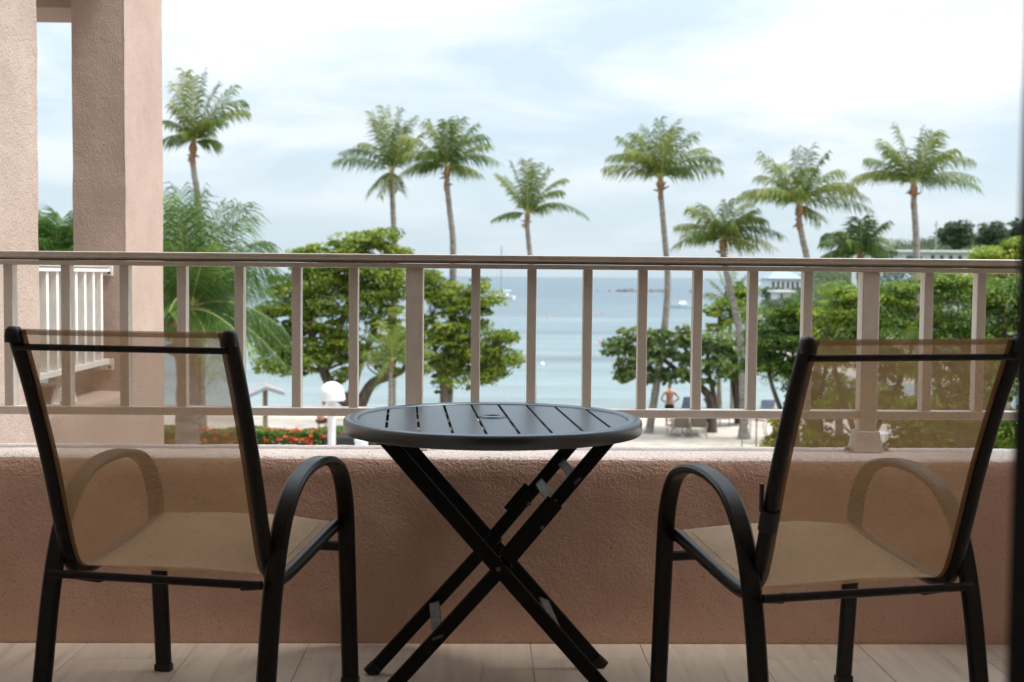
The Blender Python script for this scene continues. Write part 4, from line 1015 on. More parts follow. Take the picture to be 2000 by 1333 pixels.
tree('undergrowth_tree', 'shaded olive tree seen through the mesh of the right chair', gpt(1640, 36),
     [([gpt(1640, 36), tp(1640, 860, 36), tp(1636, 790, 36), tp(1630, 720, 36)], 0.16, 0.08), ([gpt(1610, 36), tp(1606, 860, 36), tp(1600, 800, 36), tp(1590, 760, 36)], 0.10, 0.05)],
     [(1600, 790, 50, 24), (1655, 800, 46, 26), (1560, 800, 24, 20), (1640, 760, 60, 30)], 36, G['feather'], leaf=0.15, per=60, puff_r=0.4, flat=0.45, tint_mu=0.5, puffs_per_m2=0.7)
tree('broadleaf_shrub', 'dark green shrub filling the gap behind the large near palm', gpt(380, 27),
     [([gpt(380, 27), tp(380, 850, 27), tp(385, 700, 27), tp(390, 600, 27)], 0.16, 0.07), ([tp(382, 860, 27), tp(350, 720, 27), tp(345, 620, 27)], 0.10, 0.04)],
     [(350, 560, 60, 50), (400, 600, 60, 60), (350, 640, 55, 50), (430, 560, 40, 50), (445, 640, 40, 50), (300, 560, 60, 50)], 27, G['almond'], leaf=0.20, per=70, puff_r=0.42, flat=0.5, tint_mu=0.15, puffs_per_m2=0.8, cat='shrub')
tree('croton_bush', 'small croton bush with yellow-green leaves by the sand, left of the right chair', gpt(1512, 36),
     [([gpt(1512, 36), tp(1512, 925, 36), tp(1510, 890, 36)], 0.04, 0.02)],
     [(1512, 862, 20, 12), (1518, 885, 24, 18), (1500, 875, 14, 10), (1525, 845, 12, 8), (1512, 820, 10, 18)], 36, G['croton'], leaf=0.22, per=16, puff_r=0.22, flat=0.9, tint_mu=0.5, puffs_per_m2=1.4, aspect=0.35, cat='shrub')  # croton bush with narrow leaves

tree('understory_shrub', 'shaded low shrubs under the feathery trees behind the thick right railing post', gpt(1680, 30),
     [([gpt(1680, 30), tp(1680, 960, 30), tp(1675, 860, 30)], 0.06, 0.03), ([gpt(1780, 30), tp(1780, 960, 30), tp(1785, 860, 30)], 0.06, 0.03)],
     [(1590, 850, 34, 40), (1640, 800, 50, 30), (1800, 820, 70, 50), (1860, 850, 60, 40), (1700, 800, 50, 20), (1930, 860, 70, 60), (1780, 880, 60, 30), (1640, 880, 50, 30)], 30, G['almond'], leaf=0.15, per=50, puff_r=0.36, flat=0.6, tint_mu=0.4, puffs_per_m2=2.0, cat='shrub')
# flowering hedge along the walk
hy = 42.6
hroot = empty('flowering_hedge', (W(540, 860, hy).x, hy, GZ), 0, 'clipped green hedge dotted with orange-red flowers beyond the parapet, left', 'hedge')
xa, xb_ = W(300, 850, hy).x, W(752, 850, hy).x
zt_ = W(600, 840, hy).z
n_ = 15000
P = np.stack([rng.uniform(xa, xb_, n_), rng.uniform(hy - 0.7, hy + 0.5, n_), rng.uniform(GZ, zt_, n_)], axis=1)
sh = rng.random(n_)
P[sh < 0.45, 2] = zt_ - 0.10 * rng.random((sh < 0.45).sum()) + 0.07 * np.sin(P[sh < 0.45, 0] * 2.2)
fr_ = (sh > 0.45) & (sh < 0.85); P[fr_, 1] = hy - 0.7 + 0.12 * rng.random(fr_.sum())
N = np.tile(np.array([0, -0.6, 0.8]), (n_, 1))
v, f = leaf_quads(P, N, 0.15, 0.5, 0.8)
dz = np.clip((P[:, 2] - (zt_ - 0.5)) / 0.5, 0, 1)
np_mesh('foliage', v - np.array(hroot.location), f, G['hedge'], hroot, np.clip(rng.normal(0.40, 0.2, n_), 0, 1))
nf = 95
ctr = np.stack([rng.uniform(xa, xb_, nf), rng.uniform(hy - 0.72, hy + 0.2, nf), zt_ - rng.random(nf) ** 3 * 0.5], axis=1)
ctr[:, 1] = np.where(ctr[:, 2] < zt_ - 0.12, hy - 0.74, ctr[:, 1])
Pp = np.repeat(ctr, 22, axis=0) + rng.normal(0, 0.038, (nf * 22, 3)) * np.array([1.3, 1, 0.7])
v, f = leaf_quads(Pp, np.tile(np.array([0, -0.6, 0.8]), (len(Pp), 1)), 0.085, 0.8, 0.6)
o = np_mesh('flowers', v - np.array(hroot.location), f, G['flower'], hroot, np.clip(np.repeat(rng.normal(0.5, 0.3, nf), 22), 0, 1)); o['kind'] = 'stuff'

# ------------------------------------------------------------------ far right coast: scrub, hilltop trees, houses
n_p = 3600
cs = []
while len(cs) < n_p:
    y = 70 + 480 * rng.random() ** 1.3
    x = coast_x(y) + rng.uniform(-1, 1) + rng.random() ** 1.2 * (0.42 * y + 10)
    z = terrain(x, y)
    if z < -4.9: continue
    r_ = (0.9 + 1.5 * rng.random()) * (0.6 + y / 260)
    cs.append((x, y, z + r_ * 0.25, r_))
# taller bushes standing in front of the far houses
for (px0, px1, pyb, yh) in ((1495, 1575, 562, 254), (1510, 1552, 584, 186), (1690, 1900, 508, 154), (1740, 1800, 552, 145)):
    for q in range(170):
        px = random.uniform(px0, px1); yy = yh - random.uniform(0, 8); b_ = W(px, pyb, yy); g_ = terrain(b_.x, yy)
        r_ = random.uniform(0.8, 1.5)
        cs.append((b_.x, yy, random.uniform(g_, max(g_ + 0.3, b_.z - r_ * 0.4)), r_))
cs = np.array(cs)
P, N = puff_points(cs[:, :3], np.stack([cs[:, 3], cs[:, 3], cs[:, 3] * 0.62], axis=1), 60)
sz = np.repeat(0.16 + cs[:, 1] * 0.0011, 60)
v, f = leaf_quads(P, N, 1.0, 0.7, 0.6)
v = (v.reshape(-1, 4, 3) - P[:, None]) * sz[:, None, None] * 1.0 + P[:, None]
np_o = np_mesh('coastal_scrub', v.reshape(-1, 3), f, G['far'], None, np.clip(np.repeat(rng.normal(0.5, 0.22, len(cs)), 60) + rng.normal(0, 0.1, len(P)), 0, 1))
tag(np_o, 'low green scrub covering the far hillside on the right', kind='stuff')

def far_tree(label, y, blobs, base_px, tint=0.35):
    b = W(base_px[0], base_px[1], y)
    gz_ = terrain(b.x, y)
    tree('hilltop_tree', label, Vector((b.x, y, gz_)), [([Vector((b.x, y, gz_ - 0.3)), W(base_px[0], base_px[1], y), W(blobs[0][0], blobs[0][1], y)], 0.3, 0.12)],
         blobs, y, G['far'], leaf=0.42, per=70, puff_r=1.0, flat=0.6, tint_mu=tint, puffs_per_m2=0.34, depth=0.8, group='round trees on the far hilltop')
far_tree('leftmost round dark tree on the far hilltop, beside the thin pole', 215, [(1866, 449, 36, 20), (1870, 470, 35, 20), (1842, 462, 18, 12)], (1868, 490))
far_tree('middle round dark tree on the far hilltop', 225, [(1942, 450, 32, 19), (1940, 466, 34, 18), (1915, 470, 12, 10)], (1940, 488))
far_tree('round dark tree on the far hilltop touching the door frame', 235, [(1992, 446, 26, 20), (2010, 460, 40, 26)], (1995, 486))

M['house_white'] = mat_basic('white_render', (0.66, 0.67, 0.66), (0.74, 0.74, 0.72), rough=0.8, scale=1.5)
M['roof_blue'] = mat_basic('pale_blue_grey_roof', (0.20, 0.27, 0.34), (0.26, 0.33, 0.40), rough=0.6, scale=2)
M['win_dark'] = mat_basic('dark_window_glass', (0.04, 0.06, 0.075), rough=0.15)
M['win_teal'] = mat_basic('teal_window_glass', (0.06, 0.17, 0.20), rough=0.15)

def house(label, y, x0p, x1p, topp, botp, roof, bays, depth=9.0, wm='win_dark', name='white_house', hip=0.0):
    a, b = W(x0p, topp, y), W(x1p, topp, y)
    zt2, zb2 = a.z, W((x0p + x1p) / 2, botp, y).z
    cx_ = (a.x + b.x) / 2
    gz_ = min(terrain(a.x, y), terrain(b.x, y), terrain(cx_, y + depth)) - 0.4
    base = Vector((cx_, y, gz_))
    h = empty(name, base, 0, label, 'house')
    hw = (b.x - a.x) / 2
    zw = zt2 - base.z - hip - 0.0
    MB().box(-hw, hw, 0, depth, 0, zw - 0.26).build('wall', M['house_white'], h)
    if hip > 0:
        o = 0.5; rf = MB().add([(-hw - o, -o, zw - 0.25), (hw + o, -o, zw - 0.25), (hw + o, depth + o, zw - 0.25), (-hw - o, depth + o, zw - 0.25), (-hw * 0.45, depth * 0.45, zw + hip), (hw * 0.45, depth * 0.45, zw + hip), (hw * 0.45, depth * 0.55, zw + hip), (-hw * 0.45, depth * 0.55, zw + hip)],
                          [(0, 1, 5, 4), (1, 2, 6, 5), (2, 3, 7, 6), (3, 0, 4, 7), (4, 5, 6, 7), (3, 2, 1, 0)]).build('roof', M[roof], h)
    else:
        MB().box(-hw - 0.5, hw + 0.5, -0.8, depth + 0.5, zw - 0.255, zw).build('roof', M[roof], h)
    for (f0, f1, z0_, z1_, m_) in bays:
        xa_, xb2 = -hw + 2 * hw * f0, -hw + 2 * hw * f1
        zz0, zz1 = zw - 0.26 - z0_, zw - 0.26 - z1_
        wdw = MB().box(xa_, xb2, -0.05, -0.003, zz0, zz1).build('window', M['house_white'], h)
        MB().box(xa_ + 0.09, xb2 - 0.09, -0.075, -0.052, zz0 + 0.09, zz1 - 0.09).build('pane', M[m_], wdw)
    return h
bays = [(0.06, 0.14, 2.2, 0.35, 'win_teal'), (0.16, 0.22, 2.2, 0.35, 'win_teal'), (0.34, 0.44, 2.2, 0.35, 'win_teal'), (0.45, 0.52, 2.2, 0.35, 'win_teal')] + [(0.60 + 0.095 * i, 0.65 + 0.095 * i, 2.3, 0.3, 'win_dark') for i in range(4)]
house('long low white house with flat roof and teal windows on the far hillside', 160, 1705, 1892, 488, 520, 'house_white', bays)
house('white house with pale blue hipped roof by the far shore, above the dense trees', 260, 1503, 1566, 529, 558, 'roof_blue', [(0.08 + 0.15 * i, 0.17 + 0.15 * i, 2.1, 0.5, 'win_dark') for i in range(6)], hip=1.4, depth=8)
house('small white boat shed at the water edge below the blue-roofed house', 190, 1518, 1546, 568, 583, 'house_white', [(0.2, 0.42, 1.1, 0.2, 'win_dark')], depth=4, name='boat_shed')
house('white house half hidden by treetops right of the thick railing post', 150, 1748, 1790, 533, 552, 'roof_blue', [(0.1, 0.25, 1.2, 0.3, 'win_dark'), (0.45, 0.6, 1.2, 0.3, 'win_dark')], hip=0.6, depth=5)
pp = W(1829, 432, 200); gz_ = terrain(pp.x, 200)
M['pole'] = mat_basic('grey_pole', (0.35, 0.35, 0.36), rough=0.6)
tag(MB().sweep([(pp.x, 200, gz_), (pp.x, 200, pp.z)], circ(0.11, 8)).sweep([(pp.x - 0.7, 200, pp.z - 0.6), (pp.x + 0.7, 200, pp.z - 0.6)], circ(0.05, 6)).build('utility_pole', M['pole']), 'thin grey pole left of the hilltop trees', 'pole')

# far rocks offshore
M['rock'] = mat_basic('dark_reef_rock', (0.10, 0.09, 0.085), (0.19, 0.17, 0.155), rough=0.95, scale=0.5, bump=0.8, bscale=1.2, bdist=0.4)
def rock_at(px, wpx, hpx, y=560):
    from mathutils import noise
    c = W(px, 568, y); sc = y / F; w_, h_ = wpx * sc / 2, hpx * sc
    vs, fs = [], []; nu, nv = 26, 7
    for j in range(nv + 1):
        ph = j / nv * math.pi / 2
        for i in range(nu):
            th = 2 * math.pi * i / nu
            d = Vector((math.cos(th) * math.cos(ph), math.sin(th) * math.cos(ph), math.sin(ph)))
            q = 1 + 0.35 * noise.noise(d * 2.6 + Vector((px, 0, 0))) + 0.22 * noise.noise(d * 7 + Vector((0, px, 0)))
            vs.append((c.x + d.x * w_ * q, y + d.y * w_ * 0.35 * q, SEA - 0.3 + d.z * (h_ + 0.3) * q * (0.7 + 0.6 * noise.noise(Vector((d.x * 4, px, 3))))))
    for j in range(nv):
        for i in range(nu): fs.append((j * nu + i, j * nu + (i + 1) % nu, (j + 1) * nu + (i + 1) % nu, (j + 1) * nu + i))
    return MB().add(vs, fs).build('reef_rock', M['rock'])
yr = 560.0
for (px, wp, hp, lab) in ((1224, 48, 7, 'long dark reef rock standing out of the sea, left of the curved palm trunk'), (1281, 46, 6, 'dark reef rock directly left of the curved palm trunk at sea'), (1352, 14, 6, 'dark rock tip right of the curved palm trunk, behind the motorboat'), (1190, 8, 3, 'small low rock left of the long reef rock'), (1166, 6, 2.5, 'smallest rock farthest left in the row of reef rocks')):
    tag(rock_at(px, wp, hp), lab, 'rock', 'reef rocks in a row offshore')

# ------------------------------------------------------------------ boats and buoys
M['boat_white'] = mat_basic('white_gelcoat', (0.72, 0.73, 0.74), (0.80, 0.80, 0.80), rough=0.3, scale=2)
M['boat_trim'] = mat_basic('grey_trim', (0.25, 0.28, 0.32), rough=0.5)
M['red'] = mat_basic('red_plastic', (0.65, 0.12, 0.08), rough=0.4)
M['ochre'] = mat_basic('tan_canvas', (0.42, 0.34, 0.25), rough=0.8)
def hull(L, Bm, H, n=14):
    """Pointed bow at +X, flat transom at -X."""
    vs, fs = [], []
    prof = [(-1.0, 1.0), (-0.86, 0.35), (-0.35, 0.0), (0.35, 0.0), (0.86, 0.35), (1.0, 1.0)]
    for i in range(n + 1):
        t = i / n; x = -L / 2 + L * t
        w_ = Bm / 2 * (0.88 + 0.12 * math.sin(t * 3.14)) * (1 - max(0, (t - 0.5) / 0.5) ** 2.3 * 0.985)
        sheer = H * (0.88 + 0.25 * t * t); keel = 0.02 + 0.55 * H * max(0, (t - 0.72) / 0.28) ** 2
        for (a, b) in prof: vs.append((x + (0.10 * L * b if t > 0.9 else 0), a * w_, keel + (sheer - keel) * b - 0.25 * H))
    m_ = len(prof)
    for i in range(n):
        for j in range(m_ - 1): fs.append((i * m_ + j, (i + 1) * m_ + j, (i + 1) * m_ + j + 1, i * m_ + j + 1))
        fs.append((i * m_ + m_ - 1, (i + 1) * m_ + m_ - 1, (i + 1) * m_, i * m_))
    fs.append(tuple(range(m_))); fs.append(tuple(reversed([n * m_ + j for j in range(m_)])))
    return MB().add(vs, fs)
ys_ = 360.0; c = W(984, 585, ys_)
sb = empty('sailboat', (c.x, ys_, SEA), R(150), 'white sailboat with bare mast moored beyond the left broadleaf trees', 'sailboat')
hull(6.6, 2.2, 1.3).build('hull', M['boat_white'], sb, smooth=True)
MB().box(-1.2, 1.4, -0.7, 0.7, 1.0, 1.55).build('cabin', M['boat_white'], sb, bevel=0.15)
MB().box(-0.9, 1.1, -0.72, 0.72, 1.2, 1.38).build('window_band', M['win_dark'], sb)
zm = W(973, 480, ys_).z - SEA
MB().sweep([(0.9, 0, 1.3), (0.9, 0, zm)], circ(0.11, 8)).build('mast', M['boat_trim'], sb)
MB().sweep([(0.9, 0, 2.3), (-2.4, 0, 2.35)], circ(0.17, 8)).build('boom', M['boat_white'], sb)
MB().sweep([(0.9, 0, zm - 0.3), (3.2, 0, 1.3)], circ(0.025, 5)).sweep([(0.9, 0, zm - 0.3), (-3.2, 0, 1.2)], circ(0.025, 5)).build('stays', M['boat_trim'], sb)
ym = 270.0; c = W(1331, 597, ym)
mbt = empty('motorboat', (c.x, ym, SEA), R(180), 'small white motorboat with console right of the curved palm trunk', 'motorboat')
hull(5.2, 2.0, 1.25).build('hull', M['boat_white'], mbt, smooth=True)
MB().box(-0.9, 0.5, -0.5, 0.5, 0.6, 1.45).build('console', M['boat_white'], mbt, bevel=0.1)
MB().add([(0.35, -0.5, 1.4), (0.35, 0.5, 1.4), (0.0, 0.5, 1.95), (0.0, -0.5, 1.95), (0.31, -0.5, 1.4), (0.31, 0.5, 1.4), (-0.04, 0.5, 1.95), (-0.04, -0.5, 1.95)], [(0, 1, 2, 3), (7, 6, 5, 4), (3, 2, 6, 7), (0, 3, 7, 4), (1, 5, 6, 2)]).build('windscreen', M['boat_trim'], mbt)
MB().box(-2.95, -2.6, -0.2, 0.2, 0.1, 1.2).build('outboard_motor', M['boat_trim'], mbt, bevel=0.08)
MB().sweep([(1.0, -0.8, 1.1), (1.8, -0.6, 1.45), (2.5, 0, 1.55), (1.8, 0.6, 1.45), (1.0, 0.8, 1.1)], circ(0.03, 6)).build('bow_rail', M['boat_trim'], mbt)

def buoy(px, py, r_px, mat, label, group=None):
    # where its bearing meets the water
    v = ray(px, py); t = (SEA - CAMP.z) / v.z; c_ = CAMP + v * t; r_ = r_px * c_.y / F
    o = MB().lathe([(0.001, r_ * 1.15), (r_ * 0.12, r_ * 1.13), (r_ * 0.16, r_ * 0.95), (r_ * 0.6, r_ * 0.8), (r_ * 0.95, r_ * 0.3), (r_, 0), (r_ * 0.9, -r_ * 0.4), (r_ * 0.5, -r_ * 0.8), (0.001, -r_ * 0.9)], (0, 0, 0), 16).build('buoy', mat, smooth=True)
    o.location = (c_.x, c_.y, SEA + r_ * 0.25)
    return tag(o, label, 'buoy', group)
buoy(1059, 713, 4.2, M['boat_white'], 'white round buoy floating between two balusters near the middle')
for (px, py, lab) in ((1070, 623, 'leftmost red buoy on the bay'), (1086, 618, 'second red buoy from the left, beside the leftmost'), (1165, 616, 'red buoy on the open water right of the middle baluster'), (1176, 613, 'red buoy just above and right of another on the bay'), (1228, 607, 'farthest right red buoy, below the reef rocks')):
    buoy(px, py, 2.1, M['red'], lab, 'red buoys on the bay')
buoy(1172, 668, 3.0, M['red'], 'orange-red buoy touching the left tip of the sea grape tree')

# ------------------------------------------------------------------ lamp post, wooden shelter, things on the beach
M['globe'] = mat_basic('white_acrylic_globe', (0.62, 0.62, 0.62), rough=0.25)
M['lamp_white'] = mat_basic('white_painted_steel', (0.58, 0.585, 0.58), (0.64, 0.64, 0.635), rough=0.45, scale=5)
yl = 22.0; c = W(648, 780, yl)
rr = 25.5 * yl / F
lp = empty('lamp_post', (c.x, yl, GZ), 0, 'white mushroom-shaped globe lamp on a white post under the forked tree', 'lamp post')
hz = c.z - GZ
MB().sweep([(0, 0, 0), (0, 0, hz - 0.02)], circ(7.6 * yl / F, 16)).build('post', M['lamp_white'], lp, smooth=True)
MB().lathe([(0.16, 0), (0.16, 0.06), (0.09, 0.1)], (0, 0, 0), 16).build('base_flange', M['lamp_white'], lp, smooth=True)
MB().lathe([(0.001, rr * 1.36)] + [(rr * math.sin(a), rr * (0.30 + 1.06 * math.cos(a))) for a in np.linspace(0.12, 1.571, 12)] + [(rr * 1.01, rr * 0.22), (rr * 1.02, rr * 0.05)], (0, 0, hz), 36).build('globe', M['globe'], lp, smooth=True)
MB().lathe([(rr * 1.025, 0.05 * rr), (rr * 1.04, 0.0), (rr * 0.98, -0.12 * rr), (rr * 0.4, -0.16 * rr), (0.001, -0.16 * rr)], (0, 0, hz), 36).build('collar', M['lamp_white'], lp, smooth=True)

M['wood'] = mat_basic('weathered_wood', (0.22, 0.155, 0.10), (0.38, 0.29, 0.20), rough=0.9, scale=6, stretch=(3, 3, 0.4))
M['grey_roof'] = mat_basic('weathered_grey_roof', (0.22, 0.225, 0.23), (0.30, 0.305, 0.31), rough=0.8, scale=3)
yw = 45.0; c = W(518, 750, yw)
ws = empty('beach_shelter', (c.x, yw, GZ), R(12), 'small grey gabled shade roof on one wooden post at the left of the beach', 'beach shelter')
hz = c.z - GZ; s_ = yw / F
MB().sweep([(0, 0, -0.1), (0, 0, hz - 0.05)], rect(0.17, 0.17), (1, 0, 0)).build('post', M['wood'], ws)
for sg, dr in ((-1, 15.0), (1, 11.0)):
    e_, z1 = sg * 34 * s_, hz - dr * s_
    MB().add([(0, -1.1, hz + 0.02), (0, 1.1, hz + 0.02), (e_, 1.1, z1), (e_, -1.1, z1), (0, -1.1, hz - 0.13), (0, 1.1, hz - 0.13), (e_, 1.1, z1 - 0.13), (e_, -1.1, z1 - 0.13)],
             [(0, 1, 2, 3), (7, 6, 5, 4), (3, 2, 6, 7), (0, 3, 7, 4), (1, 5, 6, 2)]).build('roof_panel', M['grey_roof'], ws, bevel=0.02)

M['lounger_frame'] = mat_basic('beige_tube', (0.22, 0.18, 0.13), rough=0.5)
M['lounger_sling'] = mat_basic('taupe_sling', (0.17, 0.135, 0.10), (0.22, 0.18, 0.135), rough=0.8, scale=10)
M['dark_sling'] = mat_basic('charcoal_sling', (0.035, 0.04, 0.045), rough=0.8)
M['blue_sling'] = mat_basic('blue_cushion', (0.12, 0.17, 0.30), (0.2, 0.26, 0.40), rough=0.8, scale=6)
M['white_sling'] = mat_basic('white_sling', (0.62, 0.64, 0.66), rough=0.8)
def lounger(x, y, z, rz, label, smat, fmat, back=0.85, blen=0.72, group=None):
    """Sun lounger; local +Y is the foot end, the raised back is nearest -Y."""
    c_ = empty('sun_lounger', (x, y, z), rz, label, 'sun lounger', group)
    for s in (-1, 1):
        MB().sweep([(s * 0.29, -0.55, 0.34), (s * 0.29, 1.25, 0.34)], circ(0.02, 8)).build('side_rail', fmat, c_, smooth=True)
        for yy in (-0.45, 0.25, 1.1): MB().sweep([(s * 0.29, yy, 0.33), (s * 0.31, yy, 0.0)], circ(0.018, 8)).build('leg', fmat, c_, smooth=True)
        MB().sweep([(s * 0.285, -0.02, 0.36), (s * 0.285, -0.02 - blen * math.cos(back), 0.36 + blen * math.sin(back))], circ(0.018, 8)).build('back_tube', fmat, c_, smooth=True)
        MB().sweep([(s * 0.31, -0.35, 0.36), (s * 0.35, -0.30, 0.56), (s * 0.35, 0.10, 0.56), (s * 0.31, 0.14, 0.36)], rect(0.03, 0.02), (1, 0, 0)).build('armrest', fmat, c_)
    MB().beam((-0.29, -0.55, 0.34), (0.29, -0.55, 0.34), 0.03, 0.03).build('crossbar', fmat, c_)
    MB().box(-0.275, 0.275, 0.0, 1.22, 0.355, 0.375).build('seat', smat, c_, bevel=0.008)
    a, b = (-0.02, 0.37), (-0.02 - blen * math.cos(back), 0.37 + blen * math.sin(back))
    MB().sweep([(0, a[0], a[1]), (0, (a[0] + b[0]) / 2 + 0.01, (a[1] + b[1]) / 2 - 0.012), (0, b[0], b[1])], rect(0.55, 0.02), (1, 0, 0)).build('backrest', smat, c_)
    return c_
def ground_lounger(px, y, *a, **k_):
    q = gpt(px, y); return lounger(q.x, y, q.z, *a, **k_)
ground_lounger(1332, 47.6, R(3), 'tan sling sun lounger with raised back, left one of the pair on the sand', M['lounger_sling'], M['lounger_frame'], back=1.2, blen=0.82, group='sun loungers on the sand')
ground_lounger(1365, 47.7, R(-4), 'tan sling sun lounger with raised back, right one of the pair on the sand', M['lounger_sling'], M['lounger_frame'], back=1.2, blen=0.82, group='sun loungers on the sand')
ground_lounger(1343, 52.5, R(14), 'sun lounger with blue cushion under the sea grape tree', M['blue_sling'], M['plastic'], back=1.15, blen=0.85)
ground_lounger(1408, 51.0, R(-62), 'dark sun lounger with tilted back beside the sea grape trunk', M['dark_sling'], M['plastic'], back=0.9, blen=1.0)
ground_lounger(1499, 53.5, R(4), 'wooden framed lounger with blue-white back right of the double trunk', M['blue_sling'], M['wood'], back=1.2, blen=0.62)
for (px, y, lab) in ((1730, 42, 'white sun lounger seen through the right chair mesh, nearer'), (1738, 46, 'white sun lounger seen through the right chair mesh, farther')):
    ground_lounger(px, y, R(80), lab, M['white_sling'], M['lamp_white'], back=0.5, blen=0.7)

# thin rope fence at the edge of the sand
yf = 43.0
M['rope'] = mat_basic('yellow_rope', (0.38, 0.36, 0.12), rough=0.9)
fp = [(1452, 43.0), (1468, 47.0), (1480, 42.6), (1512, 43.2)]
a = gpt(1466, yf); rf = empty('rope_fence', a, 0, 'thin metal stakes joined by a low yellow rope at the edge of the sand', 'rope fence')
tops = []
for (px, y) in fp:
    q = gpt(px, y) - a; h_ = 1.32 if px != 1480 else 1.38
    MB().sweep([q, q + Vector((0, 0, h_))], circ(0.022, 6)).build('stake', M['chair_metal'] if px == 1480 else M['lounger_frame'], rf)
    tops.append(q + Vector((0, 0, 0.46)))
MB().sweep(smooth_path([tops[0], tops[0].lerp(tops[2], 0.5) - Vector((0, 0, .04)), tops[2], tops[2].lerp(tops[3], .5) - Vector((0, 0, .03)), tops[3]], 5), circ(0.022, 6)).build('rope', M['rope'], rf)
# dark planter box and pale bin by the hedge
q = gpt(676, 38.5)
tag(MB().box(q.x - 0.62, q.x + 0.36, 38.2, 38.8, q.z, W(676, 853, 38.2).z).build('storage_box', M['plastic'], bevel=0.05), 'black storage box in front of the hedge by the lamp post', 'box')
q = gpt(706, 38.0); zt3 = W(706, 851, 38).z
bn = empty('refuse_bin', (q.x, 38, q.z), 0, 'pale grey rounded bin beside the black storage box', 'bin')
MB().lathe([(0.001, 0), (0.17, 0), (0.20, (zt3 - q.z) * 0.86)], (0, 0, 0), 18).build('body', M['house_white'], bn, smooth=True)
MB().lathe([(0.21, (zt3 - q.z) * 0.86), (0.21, (zt3 - q.z) * 0.9), (0.14, (zt3 - q.z) * 0.98), (0.001, zt3 - q.z)], (0, 0, 0), 18).build('lid', M['house_white'], bn, smooth=True)
# yellow kayak pulled up on the beach
q = gpt(728, 53)
M['yellow'] = mat_basic('yellow_plastic', (0.70, 0.50, 0.08), rough=0.4)
ky = empty('kayak', (q.x, 53, q.z), R(10), 'yellow kayak pulled up on the sand right of the forked tree', 'kayak')
pth = [(-1.5 + 3.0 * i / 12, 0, 0.22 + 0.22 * (abs(i - 6) / 6) ** 2.5) for i in range(13)]
MB().sweep(pth, [(0.36 * math.cos(t_), 0.20 * math.sin(t_)) for t_ in np.linspace(0, 2 * math.pi, 13)[:-1]], (0, 1, 0), [max(0.06, math.sin(math.pi * (i + 0.4) / 12.8) ** 0.6) for i in range(13)]).build('hull', M['yellow'], ky, smooth=True)
MB().lathe([(0.26, 0.0), (0.30, 0.03), (0.33, 0.0)], (0, 0, 0.41), 16).build('cockpit_rim', M['plastic'], ky, smooth=True)

# ------------------------------------------------------------------ people
M['skin'] = mat_basic('tanned_skin', (0.42, 0.20, 0.12), (0.50, 0.26, 0.165), rough=0.55, scale=5)
M['hair'] = mat_basic('greying_hair', (0.10, 0.07, 0.05), rough=0.9)
M['shorts'] = mat_basic('black_shorts', (0.012, 0.012, 0.016), rough=0.8)
M['grey_shirt'] = mat_basic('light_grey_shirt', (0.34, 0.37, 0.42), (0.42, 0.45, 0.50), rough=0.85, scale=6)
def skinned(name, joints, bones, mat, parent, sub=2):
    me = bpy.data.meshes.new(name)
    keys = list(joints)
    me.from_pydata([joints[k_][0] for k_ in keys], [(keys.index(a), keys.index(b)) for a, b in bones], [])
    o = link(name, me, mat, parent)
    sm = o.modifiers.new('skin', 'SKIN'); sm.use_smooth_shade = True
    for i, k_ in enumerate(keys):
        r_ = joints[k_][1]; r_ = r_ if isinstance(r_, tuple) else (r_, r_)
        me.skin_vertices[0].data[i].radius = r_
    me.skin_vertices[0].data[0].use_root = True
    sb_ = o.modifiers.new('sub', 'SUBSURF'); sb_.levels = 1; sb_.render_levels = sub
    return o
def head_mesh(c_, r_, mat, parent, yaw=0.0):
    """Head with brow, nose, chin and ears; faces local +Y turned by yaw."""
    vs, fs = [], []; nu, nv = 16, 12
    for j in range(nv + 1):
        ph = math.pi * j / nv - math.pi / 2
        for i in range(nu):
            th = 2 * math.pi * i / nu
            x, y, z = math.cos(th) * math.cos(ph), math.sin(th) * math.cos(ph), math.sin(ph)
            w_ = 0.78 * (1 - 0.18 * max(0, -z)); dpt = 0.94 * (1 - 0.10 * max(0, -z))
            nose = 0.22 * math.exp(-((x / 0.14) ** 2) - ((z + 0.12) / 0.17) ** 2) if y > 0 else 0
            ear = 0.14 * math.exp(-((y / 0.16) ** 2) - ((z + 0.02) / 0.22) ** 2)
            vs.append((x * w_ + math.copysign(ear, x), y * dpt + nose, z * 1.12))
    for j in range(nv):
        for i in range(nu): fs.append((j * nu + i, j * nu + (i + 1) % nu, (j + 1) * nu + (i + 1) % nu, (j + 1) * nu + i))
    cy, sy = math.cos(yaw), math.sin(yaw)
    vs = [(c_[0] + r_ * (x * cy - y * sy), c_[1] + r_ * (x * sy + y * cy), c_[2] + r_ * z) for (x, y, z) in vs]
    return MB().add(vs, fs).build('head', mat, parent, smooth=True)
